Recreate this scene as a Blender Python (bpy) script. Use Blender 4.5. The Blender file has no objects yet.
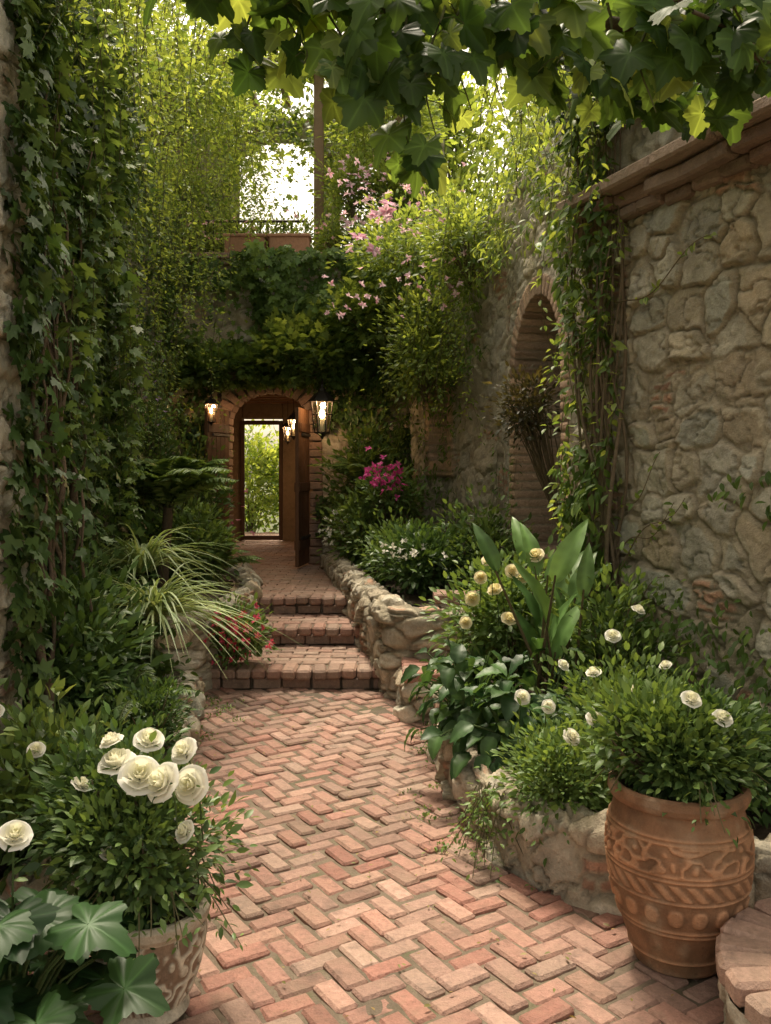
import bpy, math, numpy as np
from math import sin, cos, pi, radians
rng = np.random.default_rng(7)
S = bpy.context.scene

# ---------------------------------------------------------------- noise
def _h(i, j, k, seed):
    n = (i.astype(np.int64)*374761393 + j.astype(np.int64)*668265263 + k.astype(np.int64)*2147483647 + seed*974634777) & 0xFFFFFFFF
    n = ((n ^ (n >> 13))*1274126177) & 0xFFFFFFFF
    n = ((n ^ (n >> 16))*2246822519) & 0xFFFFFFFF
    return ((n ^ (n >> 15)) & 0xFFFFFF)/float(0xFFFFFF)
def vn(x, y, z=0.0, seed=0):
    x, y, z = np.broadcast_arrays(np.asarray(x, float), np.asarray(y, float), np.asarray(z, float))
    i, j, k = np.floor(x), np.floor(y), np.floor(z)
    fx, fy, fz = x-i, y-j, z-k
    fx, fy, fz = [f*f*(3-2*f) for f in (fx, fy, fz)]
    r = 0
    for a in (0, 1):
        for b in (0, 1):
            for c in (0, 1):
                r = r + _h(i+a, j+b, k+c, seed)*(fx if a else 1-fx)*(fy if b else 1-fy)*(fz if c else 1-fz)
    return r
def fbm(x, y, z=0.0, seed=0, o=4):
    x, y, z = np.asarray(x, float), np.asarray(y, float), np.asarray(z, float)
    s = 0; a = .5
    for q in range(o):
        s = s + a*vn(x, y, z, seed+q*17); x = x*2.03; y = y*2.03; z = z*2.03; a *= .5
    return s/(1-.5**o)
def sm(a, b, x):
    t = np.clip((x-a)/(b-a), 0, 1); return t*t*(3-2*t)
def nz(v):
    return v/np.maximum(np.linalg.norm(v, axis=-1, keepdims=True), 1e-9)

# ---------------------------------------------------------------- builder
def chamfer_template():
    vs = []; idx = {}
    for sx in (-1, 1):
        for sy in (-1, 1):
            for sz in (-1, 1):
                for a in range(3):
                    idx[(sx, sy, sz, a)] = len(vs); vs.append((sx, sy, sz, a))
    fs = []
    for a in range(3):
        o = [q for q in range(3) if q != a]
        for s in (-1, 1):
            f = []
            for (p, q) in ((-1, -1), (1, -1), (1, 1), (-1, 1)):
                c = [0, 0, 0]; c[a] = s; c[o[0]] = p; c[o[1]] = q; f.append(idx[(*c, a)])
            fs.append(f)
    for a in range(3):
        for b in range(a+1, 3):
            c = 3-a-b
            for s in (-1, 1):
                for t in (-1, 1):
                    def g(w, ax):
                        k = [0, 0, 0]; k[a] = s; k[b] = t; k[c] = w; return idx[(*k, ax)]
                    fs.append([g(-1, a), g(1, a), g(1, b), g(-1, b)])
    for sx in (-1, 1):
        for sy in (-1, 1):
            for sz in (-1, 1):
                fs.append([idx[(sx, sy, sz, a)] for a in range(3)])
    sg = np.array([v[:3] for v in vs], float); ax = np.array([v[3] for v in vs])
    P = sg*0.9
    P[np.arange(24), ax] = sg[np.arange(24), ax]
    out = []
    for f in fs:
        q = P[f]; n = np.cross(q[1]-q[0], q[2]-q[0])
        if n.dot(q.mean(0)) < 0: f = f[::-1]
        out.append(f)
    return sg, ax, out
CH = chamfer_template()

class B:
    def __init__(s): s.V = []; s.C = []; s.F = []; s.n = 0
    def _v(s, V, C):
        V = np.asarray(V, float).reshape(-1, 3)
        C = np.broadcast_to(np.asarray(C, float), V.shape) if np.ndim(C) < 2 else np.asarray(C).reshape(-1, 3)
        b = s.n; s.V.append(V); s.C.append(C); s.n += len(V); return b
    def _f(s, arr, mat, smooth): s.F.append((np.asarray(arr, np.int64), mat, smooth))
    def leaves(s, T, pos, dr, nr, size, mat, col):
        tv, tf = T[:2]; N = len(pos)
        if N == 0: return
        pos = np.asarray(pos, float); dr = nz(np.asarray(dr, float)); side = nz(np.cross(dr, nr)); n = np.cross(side, dr)
        size = np.broadcast_to(size, (N,)).reshape(N, 1, 1)
        V = pos[:, None, :] + size*(tv[None, :, 0:1]*side[:, None, :] + tv[None, :, 1:2]*dr[:, None, :] + tv[None, :, 2:3]*n[:, None, :])
        C = np.repeat(np.broadcast_to(col, (N, 3))[:, None, :], len(tv), 1)
        if len(T) > 2: C = C*T[2][None, :, None]
        b = s._v(V, C.reshape(-1, 3))
        base = b + np.arange(N)[:, None]*len(tv)
        for L in (3, 4):
            fl = [f for f in tf if len(f) == L]
            if fl:
                fa = np.array(fl)
                s._f((base[:, :, None]+fa[None]).reshape(-1, L), mat, True)
    def boxes(s, cen, half, R, bev, mat, col):
        sg, ax, fs = CH; cen = np.asarray(cen, float).reshape(-1, 3); N = len(cen)
        half = np.broadcast_to(half, (N, 3)); P = sg[None]*(half[:, None, :]-bev)
        for a in range(3):
            m = ax == a
            P[:, m, a] = sg[None, m, a]*half[:, None, a]
        R = np.broadcast_to(R, (N, 3, 3))
        V = np.einsum('nij,nvj->nvi', R, P) + cen[:, None, :]
        C = np.repeat(np.broadcast_to(col, (N, 3))[:, None, :], 24, 1).reshape(-1, 3)
        b = s._v(V, C); base = b+np.arange(N)[:, None]*24
        for L in (3, 4):
            fa = np.array([f for f in fs if len(f) == L])
            s._f((base[:, :, None]+fa[None]).reshape(-1, L), mat, False)
    def grid(s, P, C, mat, mask=None, smooth=True, flip=False, closeu=False):
        nu, nv = P.shape[:2]
        C = C if np.ndim(C) == 1 else C.reshape(-1, 3)
        b = s._v(P.reshape(-1, 3), C)
        I = b+np.arange(nu*nv).reshape(nu, nv)
        if closeu: I = np.vstack([I, I[:1]])
        q = np.stack([I[:-1, :-1], I[1:, :-1], I[1:, 1:], I[:-1, 1:]], -1)
        if mask is not None: q = q[mask]
        q = q.reshape(-1, 4)
        if flip: q = q[:, ::-1]
        s._f(q, mat, smooth)
    def tube(s, pts, r, mat, col, sides=6):
        pts = np.asarray(pts, float); n = len(pts); r = np.broadcast_to(r, (n,))
        t = nz(np.gradient(pts, axis=0)); up = np.array([0.31, .17, .93]); 
        a = nz(np.cross(t, up)); bb = np.cross(t, a)
        th = np.linspace(0, 2*pi, sides, endpoint=False)
        P = pts[None]+r[None, :, None]*(np.cos(th)[:, None, None]*a[None]+np.sin(th)[:, None, None]*bb[None])
        s.grid(P, np.asarray(col, float), mat, closeu=True, flip=True)
    def lathe(s, prof, cen, mat, col, seg=48, fn=None, smooth=True, rot0=0):
        prof = np.asarray(prof, float); th = np.linspace(0, 2*pi, seg, endpoint=False)+rot0
        TH, Rr = np.meshgrid(th, prof[:, 0], indexing='ij'); Z = np.broadcast_to(prof[:, 1], TH.shape).copy()
        Cc = np.asarray(col, float)
        if fn is not None:
            Rr, Cc = fn(TH, Rr, Z)
        P = np.stack([cen[0]+Rr*np.cos(TH), cen[1]+Rr*np.sin(TH), cen[2]+Z], -1)
        s.grid(P, Cc, mat, closeu=True, smooth=smooth)
    def build(s, name, mats, parent=None):
        V = np.concatenate(s.V); C = np.concatenate(s.C)
        loops = np.concatenate([f[0].ravel() for f in s.F]); tot = np.concatenate([np.full(len(f[0]), f[0].shape[1]) for f in s.F])
        mi = np.concatenate([np.full(len(f[0]), f[1]) for f in s.F]); smo = np.concatenate([np.full(len(f[0]), f[2]) for f in s.F])
        st = np.concatenate([[0], np.cumsum(tot)[:-1]])
        me = bpy.data.meshes.new(name)
        me.vertices.add(len(V)); me.vertices.foreach_set('co', V.ravel().astype(np.float32))
        me.loops.add(len(loops)); me.loops.foreach_set('vertex_index', loops.astype(np.int32))
        me.polygons.add(len(tot)); me.polygons.foreach_set('loop_start', st.astype(np.int32))
        me.polygons.foreach_set('material_index', mi.astype(np.int32)); me.polygons.foreach_set('use_smooth', smo.astype(bool))
        for m in mats: me.materials.append(m)
        me.update(calc_edges=True)
        at = me.attributes.new('col', 'FLOAT_COLOR', 'POINT')
        at.data.foreach_set('color', np.hstack([C, np.ones((len(C), 1))]).ravel().astype(np.float32))
        ob = bpy.data.objects.new(name, me); S.collection.objects.link(ob)
        if parent: ob.parent = parent
        return ob
def empty(name):
    e = bpy.data.objects.new(name, None); S.collection.objects.link(e); return e

# ---------------------------------------------------------------- materials
def newmat(name):
    m = bpy.data.materials.new(name); m.use_nodes = True; nt = m.node_tree; nt.nodes.clear()
    return m, nt, nt.nodes, nt.links
def attr(N): 
    a = N.new('ShaderNodeAttribute'); a.attribute_name = 'col'; return a
def noise(N, L, co, sc, det=5, rough=.6):
    n = N.new('ShaderNodeTexNoise'); n.inputs['Scale'].default_value = sc; n.inputs['Detail'].default_value = det
    n.inputs['Roughness'].default_value = rough; L.new(co, n.inputs['Vector']); return n.outputs['Fac']
def ramp(N, L, src, a, b, ca=0, cb=1):
    r = N.new('ShaderNodeMapRange'); r.inputs[1].default_value = a; r.inputs[2].default_value = b
    r.inputs[3].default_value = ca; r.inputs[4].default_value = cb; r.clamp = True; L.new(src, r.inputs[0]); return r.outputs[0]
def mix(N, L, fac, a, b, mode='MIX'):
    m = N.new('ShaderNodeMix'); m.data_type = 'RGBA'; m.blend_type = mode
    for sock, v in ((m.inputs[0], fac), (m.inputs[6], a), (m.inputs[7], b)):
        if isinstance(v, (int, float)): sock.default_value = v
        elif isinstance(v, tuple): sock.default_value = (*v, 1)
        else: L.new(v, sock)
    return m.outputs[2]
def bump(N, L, h, st, dist, prev=None):
    b = N.new('ShaderNodeBump'); b.inputs['Strength'].default_value = st; b.inputs['Distance'].default_value = dist
    L.new(h, b.inputs['Height'])
    if prev is not None: L.new(prev, b.inputs['Normal'])
    return b.outputs[0]
def leafmat(name, tr=.35, rough=.45, tcol=(1.5, 1.3, .65), spec=.3):
    m, nt, N, L = newmat(name); a = attr(N)
    p = N.new('ShaderNodeBsdfPrincipled'); p.inputs['Roughness'].default_value = rough
    p.inputs['Specular IOR Level'].default_value = spec
    L.new(a.outputs['Color'], p.inputs['Base Color'])
    t = N.new('ShaderNodeBsdfTranslucent'); L.new(mix(N, L, 1.0, a.outputs['Color'], tcol, 'MULTIPLY'), t.inputs['Color'])
    ms = N.new('ShaderNodeMixShader'); ms.inputs[0].default_value = tr
    L.new(p.outputs[0], ms.inputs[1]); L.new(t.outputs[0], ms.inputs[2])
    o = N.new('ShaderNodeOutputMaterial'); L.new(ms.outputs[0], o.inputs[0]); return m
def attrmat(name, rough=.85, dirt=(.1, .09, .06), dirtamt=.5, moss=0.0, bs=(30, 140), bd=(.012, .003), spec=.25, var=.35, dark=0.0, coarse=0.0):
    m, nt, N, L = newmat(name); a = attr(N); g = N.new('ShaderNodeNewGeometry'); P = g.outputs['Position']
    n1 = noise(N, L, P, bs[0], 5, .68); n2 = noise(N, L, P, bs[1], 3, .7); n3 = noise(N, L, P, 3.1, 4, .6); n4 = noise(N, L, P, 9, 5, .7)
    c = mix(N, L, 1.0, a.outputs['Color'], mix(N, L, n1, (1-var,)*3, (1+var,)*3), 'MULTIPLY')
    c = mix(N, L, 1.0, c, mix(N, L, n2, (.72,)*3, (1.28,)*3), 'MULTIPLY')
    c = mix(N, L, ramp(N, L, n4, .5, .75, 0, dirtamt), c, dirt)
    c = mix(N, L, ramp(N, L, n3, .5, .72, 0, dirtamt*.8), c, dirt)
    if dark: c = mix(N, L, ramp(N, L, n4, .47, .28, 0, dark), c, (.045, .035, .025))
    if moss: 
        n5 = noise(N, L, P, 5.3, 6, .75)
        c = mix(N, L, ramp(N, L, n5, .52, .7, 0, moss), c, (.085, .095, .04))
    p = N.new('ShaderNodeBsdfPrincipled'); p.inputs['Roughness'].default_value = rough; p.inputs['Specular IOR Level'].default_value = spec
    L.new(c, p.inputs['Base Color'])
    b0 = bump(N, L, n4, .9, coarse) if coarse else None
    b1 = bump(N, L, n1, .9, bd[0], b0); b2 = bump(N, L, n2, .8, bd[1], b1); L.new(b2, p.inputs['Normal'])
    L.new(ramp(N, L, n4, .3, .7, rough-.2, min(1, rough+.1)), p.inputs['Roughness'])
    o = N.new('ShaderNodeOutputMaterial'); L.new(p.outputs[0], o.inputs[0]); return m
def emitmat(name, col, st):
    m, nt, N, L = newmat(name); e = N.new('ShaderNodeEmission'); e.inputs[0].default_value = (*col, 1); e.inputs[1].default_value = st
    o = N.new('ShaderNodeOutputMaterial'); L.new(e.outputs[0], o.inputs[0]); return m
M_leaf = leafmat('leaf'); M_leafT = leafmat('leaf_translucent', .5, .45, (1.8, 1.5, .65)); M_glossy = leafmat('leaf_glossy', .28, .42, spec=.32)
M_petal = leafmat('petal', .4, .6, (1, 1, .92), .2)
M_stone = attrmat('rubble_stone', .9, (.30, .26, .185), .35, .22, (30, 130), (.016, .005), dark=.3, coarse=.018)
M_brick = attrmat('old_brick', .8, (.27, .20, .145), .5, .15, (40, 170), (.010, .004), var=.5, dark=.5)
M_plaster = attrmat('plaster', .9, (.27, .20, .13), .5, .2, (14, 90), (.012, .003), dark=.3)
M_soil = attrmat('soil', .95, (.03, .022, .014), .5, .5, (30, 110), (.03, .008))
M_joint = attrmat('sand_joint', .95, (.10, .08, .055), .5, .7, (40, 160), (.006, .003))
M_wood = attrmat('wood', .65, (.05, .03, .02), .4, 0, (18, 120), (.004, .001))
M_bark = attrmat('bark', .9, (.07, .055, .035), .6, .3, (40, 150), (.015, .005), dark=.4)
M_terra = attrmat('terracotta', .85, (.24, .16, .10), .6, .2, (26, 150), (.006, .003), dark=.4)
M_iron = attrmat('iron', .5, (.03, .02, .015), .3, 0, (60, 200), (.001, .0005))
M_glow = emitmat('lamp_flame', (1, .62, .25), 18)
mg, nt, N, L = newmat('lantern_glass'); gg = N.new('ShaderNodeBsdfTransparent'); gl = N.new('ShaderNodeBsdfGlossy'); gl.inputs['Roughness'].default_value = .1
ms = N.new('ShaderNodeMixShader'); ms.inputs[0].default_value = .12; L.new(gg.outputs[0], ms.inputs[1]); L.new(gl.outputs[0], ms.inputs[2])
o = N.new('ShaderNodeOutputMaterial'); L.new(ms.outputs[0], o.inputs[0]); M_glass = mg

# ---------------------------------------------------------------- stone field
PAL = np.array([[.55, .50, .39], [.49, .46, .37], [.58, .53, .42], [.46, .45, .37], [.52, .45, .33], [.43, .42, .35], [.56, .52, .43], [.50, .41, .29], [.60, .56, .46]])
def stones(U, V, seed=0, cw=.27, ch=.2, brick=.06, pal=PAL, mort=(.43, .37, .27), dep=1.0):
    u = U+.09*(fbm(U*3.3, V*3.3, 0, seed+5)-.5)+.035*(vn(U*12, V*12, 0, seed)-.5)
    v = V+.09*(fbm(U*3.3, V*3.3, 7, seed+9)-.5)+.035*(vn(U*12, V*12, 4, seed)-.5)
    J = np.floor(v/ch); F1 = np.full(U.shape, 9.); F2 = np.full(U.shape, 9.); A = np.zeros(U.shape); Bc = np.zeros(U.shape); CX = np.zeros(U.shape); CY = np.zeros(U.shape)
    for dj in (-1, 0, 1):
        j = J+dj; off = _h(j, j*0, j*0, seed+3)*.8; I = np.floor(u/cw-off)
        for di in (-2, -1, 0, 1, 2):
            i = I+di
            cx = (i+off+.5+.75*(_h(i, j, j*0, seed+1)-.5))*cw; cy = (j+.5+.55*(_h(i, j, j*0, seed+2)-.5))*ch
            wt = .55+.9*_h(i, j, j*0, seed+8)
            d = ((np.abs(u-cx)/cw)**3.4+(np.abs(v-cy)/ch)**3.4)**(1/3.4)/wt
            m = d < F1
            F2 = np.where(m, F1, np.minimum(F2, d)); F1 = np.where(m, d, F1); A = np.where(m, i, A); Bc = np.where(m, j, Bc); CX = np.where(m, cx, CX); CY = np.where(m, cy, CY)
    e = F2-F1
    r1 = _h(A, Bc, A*0, seed+21); r2 = _h(A, Bc, A*0, seed+22); r3 = _h(A, Bc, A*0, seed+23); r4 = _h(A, Bc, A*0, seed+24)-.5; r5 = _h(A, Bc, A*0, seed+25)-.5
    isb = r3 < brick
    vb = v+.012*(vn(U*9, V*9, 2, 4)-.5)
    bw = (vb/.062) % 1.0; bl = np.minimum(bw, 1-bw)*.6
    bu = ((u+(np.floor(vb/.062) % 2)*.09)/.19) % 1.0; bl = np.minimum(bl, np.minimum(bu, 1-bu)*1.8)
    e = np.where(isb, np.minimum(e, bl), e)
    col = pal[(r1*len(pal)).astype(int) % len(pal)]*(.75+.36*r2)[..., None]
    bc = np.array([.43, .25, .17])*(.7+.6*_h(np.floor(v/.062), A, A*0, 5))[..., None]
    col = np.where(isb[..., None], bc, col)
    mo = fbm(U*11, V*11, 2, seed+31, 5)
    col = col*(.66+.68*mo)[..., None]
    rid = 1-np.abs(2*fbm(U*5+A, V*9+Bc, 3, seed+71, 4)-1)
    col = col*(1-.3*sm(.9, 1.0, rid))[..., None]
    wd = .03+.24*vn(U*5, V*5, 0, seed+50)**1.5
    e2 = e+.12*(fbm(U*22, V*22, 3, seed+66, 3)-.5)
    k = sm(wd, wd+.08, e2)
    mm = np.array(mort)*(.68+.6*fbm(U*9, V*9, 0, seed+33))[..., None]
    mm = mm*(1-.25*(1-sm(.0, .10, e)))[..., None]
    col = mm*(1-k[..., None])+col*k[..., None]
    prof = sm(.01, .12, e2)**.8
    facet = fbm(U*5+A*3, V*5+Bc*5, 1, seed+41, 4)
    h = dep*(prof*(.010+.026*r2)*np.where(isb, .5, 1)+.045*(facet-.35)*prof+prof*(.16*r4*(u-CX)+.22*r5*(v-CY))-.015*sm(.9, 1.0, rid)*prof)+.018*fbm(U*20, V*20, 1, seed+43)+.03*(fbm(U*1.5, V*1.5, 1, seed+44)-.5)
    return h, col

def wall(b, p0, p1, z0, z1, res, seed, side=1, mat=0, openf=None, depthf=None, top=True, thick=.45, colf=None, **kw):
    p0 = np.array(p0, float); p1 = np.array(p1, float); Ln = np.linalg.norm(p1-p0); d = (p1-p0)/Ln; n = np.array([-d[1], d[0]])*side
    nu = int(Ln/res)+1; nv = int((z1-z0)/res)+1
    U, V = np.meshgrid(np.linspace(0, Ln, nu), np.linspace(z0, z1, nv), indexing='ij')
    h, c = stones(U+seed*13.7, V, seed, **kw)
    if depthf is not None: h = h+depthf(U, V)
    if colf is not None: h, c = colf(U, V, h, c)
    P = np.zeros((nu, nv, 3)); P[..., 0] = p0[0]+d[0]*U+n[0]*h; P[..., 1] = p0[1]+d[1]*U+n[1]*h; P[..., 2] = V
    P[:, -1, 2] += .05*vn(U[:, -1]*5, U[:, -1]*0, 0, seed)
    mask = None
    if openf is not None:
        uc = (U[:-1, :-1]+U[1:, 1:])/2; vc = (V[:-1, :-1]+V[1:, 1:])/2; mask = ~openf(uc, vc)
    b.grid(P, c, mat, mask=mask, flip=(side > 0))
    if top:
        W = np.linspace(0, thick, max(3, int(thick/.03)))
        for (edge, ax) in ((P[:, -1], 0), (P[0, :], 1), (P[-1, :], 1)):
            Q = np.repeat(edge[:, None, :], len(W), 1); Q[..., 0] -= n[0]*W[None]; Q[..., 1] -= n[1]*W[None]
            uu = np.arange(len(edge))[:, None]*res+W[None]*0
            hh, cc = stones(uu+3, W[None]+uu*0, seed+1, **kw)
            if ax == 0: Q[..., 2] += hh-.03; Q[:, 0] = edge
            b.grid(Q, cc, mat)
        Q = np.zeros((2, 2, 3))
        for a, uu in enumerate((0, Ln)):
            for c2, zz in enumerate((z0, z1)):
                Q[a, c2] = (*(p0+d*uu-n*thick), zz)
        b.grid(Q, np.array([.3, .26, .2]), mat)

def polyline_lin(pts, step):
    pts = np.asarray(pts, float); s = np.concatenate([[0], np.cumsum(np.linalg.norm(np.diff(pts, axis=0), axis=1))])
    t = np.linspace(0, s[-1], int(s[-1]/step)+1)
    return np.stack([np.interp(t, s, pts[:, k]) for k in range(pts.shape[1])], -1), t
def polyline(pts, step):
    pts = np.asarray(pts, float)
    for _ in range(3):
        q = [pts[0]]
        for a, c in zip(pts[:-1], pts[1:]): q += [a*.75+c*.25, a*.25+c*.75]
        q.append(pts[-1]); pts = np.array(q)
    return polyline_lin(pts, step)
def kerb(b, pts, z0, h, thick, seed, side=1, res=.012, mat=0, smooth=True, **kw):
    C, t = polyline(pts, res) if smooth else polyline_lin(pts, res)
    d = nz(np.gradient(C, axis=0)); n = np.stack([-d[:, 1], d[:, 0]], -1)*side
    tot = h+thick+h; v = np.linspace(0, tot, int(tot/res)+1)
    r = .05
    off = np.interp(v, [0, h-r, h, h+r, h+thick-r, h+thick, h+thick+r, tot], [0, 0, -.015, -r, -(thick-r), -thick+.015, -thick, -thick])
    zz = np.interp(v, [0, h-r, h, h+r, h+thick-r, h+thick, h+thick+r, tot], [0, h-r, h-.015, h, h, h-.015, h-r, 0])
    no = np.interp(v, [0, h-r, h+r, h+thick-r, h+thick+r, tot], [1, 1, 0, 0, -1, -1]); nzv = 1-np.abs(no)
    U, V = np.meshgrid(t, v, indexing='ij'); hh, col = stones(U+seed*7.7, V+.05, seed, dep=1.5, **kw)
    hh = hh-.03
    P = np.zeros(U.shape+(3,))
    for k in range(2): P[..., k] = C[:, k:k+1]+n[:, k:k+1]*(off[None]+no[None]*hh)
    P[..., 2] = z0+zz[None]+nzv[None]*hh
    b.grid(P, col, mat, flip=(side > 0))
    for e in (0, -1):
        edge = P[e]; cen = edge.mean(0); Q = np.stack([edge, edge*.5+cen*.5, np.broadcast_to(cen, edge.shape)], 0)
        b.grid(Q, col[e][None].repeat(3, 0), mat)

def rotz(a):
    a = np.atleast_1d(a); R = np.zeros((len(a), 3, 3)); R[:, 0, 0] = np.cos(a); R[:, 0, 1] = -np.sin(a); R[:, 1, 0] = np.sin(a); R[:, 1, 1] = np.cos(a); R[:, 2, 2] = 1; return R
def tiltz(a, amt):
    a = np.atleast_1d(a); R = rotz(a); n = len(a); x = rng.normal(0, amt, n); y = rng.normal(0, amt, n)
    T = np.zeros((n, 3, 3)); T[:, 0, 0] = T[:, 1, 1] = T[:, 2, 2] = 1; T[:, 0, 2] = x; T[:, 2, 0] = -x; T[:, 1, 2] = y; T[:, 2, 1] = -y
    return np.einsum('nij,njk->nik', T, R)
BP = np.array([[.36, .195, .15], [.33, .165, .125], [.38, .225, .175], [.31, .15, .115], [.35, .235, .185], [.34, .21, .165], [.27, .165, .13], [.38, .24, .19], [.33, .18, .14], [.34, .20, .15], [.25, .15, .115]])
def bcol(n, pale=.0):
    c = BP[rng.integers(0, len(BP), n)]*rng.uniform(.8, 1.15, (n, 1)); return c*(1-pale)+np.array([.38, .29, .22])*pale

# ---------------------------------------------------------------- world / light / camera
w = bpy.data.worlds.new('World'); S.world = w; w.use_nodes = True; nt = w.node_tree; N = nt.nodes; L = nt.links; N.clear()
sky = N.new('ShaderNodeTexSky'); sky.sky_type = 'NISHITA'; sky.sun_disc = False
SE, SR = 64, -14
sky.sun_elevation = radians(SE); sky.sun_rotation = radians(SR); sky.dust_density = 4.5; sky.air_density = 1.0; sky.ozone_density = .6
hs = N.new('ShaderNodeHueSaturation'); hs.inputs['Saturation'].default_value = .35; L.new(sky.outputs[0], hs.inputs['Color'])
mx = mix(N, L, 1.0, hs.outputs[0], (1.14, 1.0, .79), 'MULTIPLY')
bg = N.new('ShaderNodeBackground'); bg.inputs[1].default_value = .36; L.new(mx, bg.inputs[0])
o = N.new('ShaderNodeOutputWorld'); L.new(bg.outputs[0], o.inputs[0])
sd = bpy.data.lights.new('sun', 'SUN'); sd.energy = 5; sd.angle = radians(10); sd.color = (1, .90, .72)
so = bpy.data.objects.new('sun', sd); S.collection.objects.link(so)
import mathutils
dv = mathutils.Vector((sin(radians(SR))*cos(radians(SE)), cos(radians(SR))*cos(radians(SE)), sin(radians(SE))))
so.rotation_euler = dv.to_track_quat('Z', 'Y').to_euler(); so.location = (0, 8, 14)
cd = bpy.data.cameras.new('camera'); cd.sensor_width = 36; cd.lens = 31.2; cd.shift_y = -.041; cd.clip_end = 500; cd.clip_start = .05
co = bpy.data.objects.new('camera', cd); S.collection.objects.link(co); co.location = (0, 0, 1.6); co.rotation_euler = (radians(90), 0, 0); S.camera = co
S.view_settings.view_transform = 'Standard'; S.view_settings.look = 'None'; S.view_settings.exposure = 0

# ---------------------------------------------------------------- ground
b = B(); g = np.linspace(-150, 150, 61); X, Y = np.meshgrid(g, g, indexing='ij')
b.grid(np.stack([X, Y, X*0-.075], -1), np.array([.09, .1, .045]), 0); b.build('ground', [M_soil])

# brick floor (herringbone)
b = B()
Lw = .088; ang = radians(33)
cs, hv = [], []
for m in range(-60, 60):
    for n in range(-110, 110):
        for (x, y, r) in ((n+4*m+1, n+.5, 0), (2+n+4*m+.5, n, 1)):
            cs.append((x, y)); hv.append(r)
cs = np.array(cs, float)*Lw; hv = np.array(hv)
ca, sa = cos(ang), sin(ang); W2 = np.stack([cs[:, 0]*ca-cs[:, 1]*sa, cs[:, 0]*sa+cs[:, 1]*ca+3], -1)
k = (W2[:, 0] > -1.75) & (W2[:, 0] < 2.4) & (W2[:, 1] > -1) & (W2[:, 1] < 6.48)
W2 = W2[k]; hv = hv[k]; n = len(W2)
wob = np.stack([fbm(W2[:, 0]*.9, W2[:, 1]*.9, 0, 61)-.5, fbm(W2[:, 0]*.9, W2[:, 1]*.9, 0, 63)-.5], -1)*.13
und = lambda x, y: .026*(fbm(x*1.1, y*1.1, 0, 4, 2)-.5)
cen = np.concatenate([W2+wob+rng.normal(0, .003, (n, 2)), (rng.uniform(-.009, .003, n)+und(W2[:, 0], W2[:, 1])-.03)[:, None]], 1)
half = np.stack([Lw-.0035-rng.random(n)*.005, Lw/2-.003-rng.random(n)*.004, np.full(n, .03)], -1)
col = bcol(n)
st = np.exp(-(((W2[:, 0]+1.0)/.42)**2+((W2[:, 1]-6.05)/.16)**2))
pal = sm(.4, .7, fbm(W2[:, 0]*.9, W2[:, 1]*.9, 0, 77))
col = col*(1-.3*pal[:, None])+np.array([.37, .27, .21])*.3*pal[:, None]
col = col*(.8+.4*fbm(W2[:, 0]*1.6, W2[:, 1]*1.6, 0, 87))[:, None]
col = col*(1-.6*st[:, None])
b.boxes(cen, half, tiltz(hv*pi/2+ang+rng.normal(0, .022, n), .022), .009, 0, col)
gx = np.linspace(-1.8, 2.5, 200); gy = np.linspace(-1, 6.5, 340); X, Y = np.meshgrid(gx, gy, indexing='ij')
fill = sm(.55, .75, fbm(X*2.2, Y*2.2, 0, 29))
b.grid(np.stack([X, Y, -.018+und(X, Y)+.008*vn(X*24, Y*24)+.007*fill], -1), np.array([.16, .125, .09])*(1-fill[..., None]*.3), 1)
b.build('brick_path', [M_brick, M_joint])

# steps and upper terrace
b = B()
steps = [(6.45, 7.38, -1.42, .12, .15), (7.35, 8.03, -1.30, -.04, .30), (8.0, 8.6, -1.26, -.12, .45)]
for (y0, y1, x0, x1, zt) in steps:
    nx = int((x1-x0)/.21)
    xs = x0+(np.arange(nx)+.5)*((x1-x0)/nx)
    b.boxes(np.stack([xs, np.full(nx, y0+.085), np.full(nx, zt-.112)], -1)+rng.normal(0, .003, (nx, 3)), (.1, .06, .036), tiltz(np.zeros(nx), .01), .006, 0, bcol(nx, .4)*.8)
    nx = int((x1-x0)/.108); xs = x0+(np.arange(nx)+.5)*((x1-x0)/nx)
    yy = y0+.11+.025*np.sin(xs*3)+rng.normal(0, .004, nx)
    b.boxes(np.stack([xs, yy, np.full(nx, zt-.036)+rng.normal(0, .004, nx)], -1), np.stack([np.full(nx, .052), np.full(nx, .115)+rng.uniform(-.006, .006, nx), np.full(nx, .036)], -1), tiltz(rng.normal(0, .03, nx), .02), .016, 0, bcol(nx, .25))
    r = 0; y = y0+.235
    while y < y1-.02:
        nx = int((x1-x0)/.21)+1; xs = x0+(np.arange(nx)+.25+.5*(r % 2))*.21; xs = xs[xs < x1-.05]; nn = len(xs)
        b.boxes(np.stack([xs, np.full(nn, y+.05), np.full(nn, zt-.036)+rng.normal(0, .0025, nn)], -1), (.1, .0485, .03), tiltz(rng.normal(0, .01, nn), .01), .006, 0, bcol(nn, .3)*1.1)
        y += .105; r += 1
    b.boxes([((x0+x1)/2, (y0+y1)/2+.06, zt/2-.018)], ((x1-x0)/2-.02, (y1-y0)/2-.03, zt/2-.0), np.eye(3), .01, 1, (.2, .16, .12))
b.build('brick_steps', [M_brick, M_joint])
b = B()
y = 8.24; r = 0; cc = []
while y < 16.5:
    xs = np.arange(-3.2, .05, .21)+(.105 if r % 2 else 0)
    cc.append(np.stack([xs, np.full(len(xs), y), np.full(len(xs), .412)], -1)); y += .105; r += 1
cc = np.concatenate(cc); cc = cc[(cc[:, 1] > 8.62) | ((cc[:, 0] < -1.3) | (cc[:, 0] > -.2))]; n = len(cc)
b.boxes(cc+rng.normal(0, .002, (n, 3)), (.1, .048, .03), tiltz(rng.normal(0, .01, n), .01), .006, 0, bcol(n, .4)*1.2)
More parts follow.
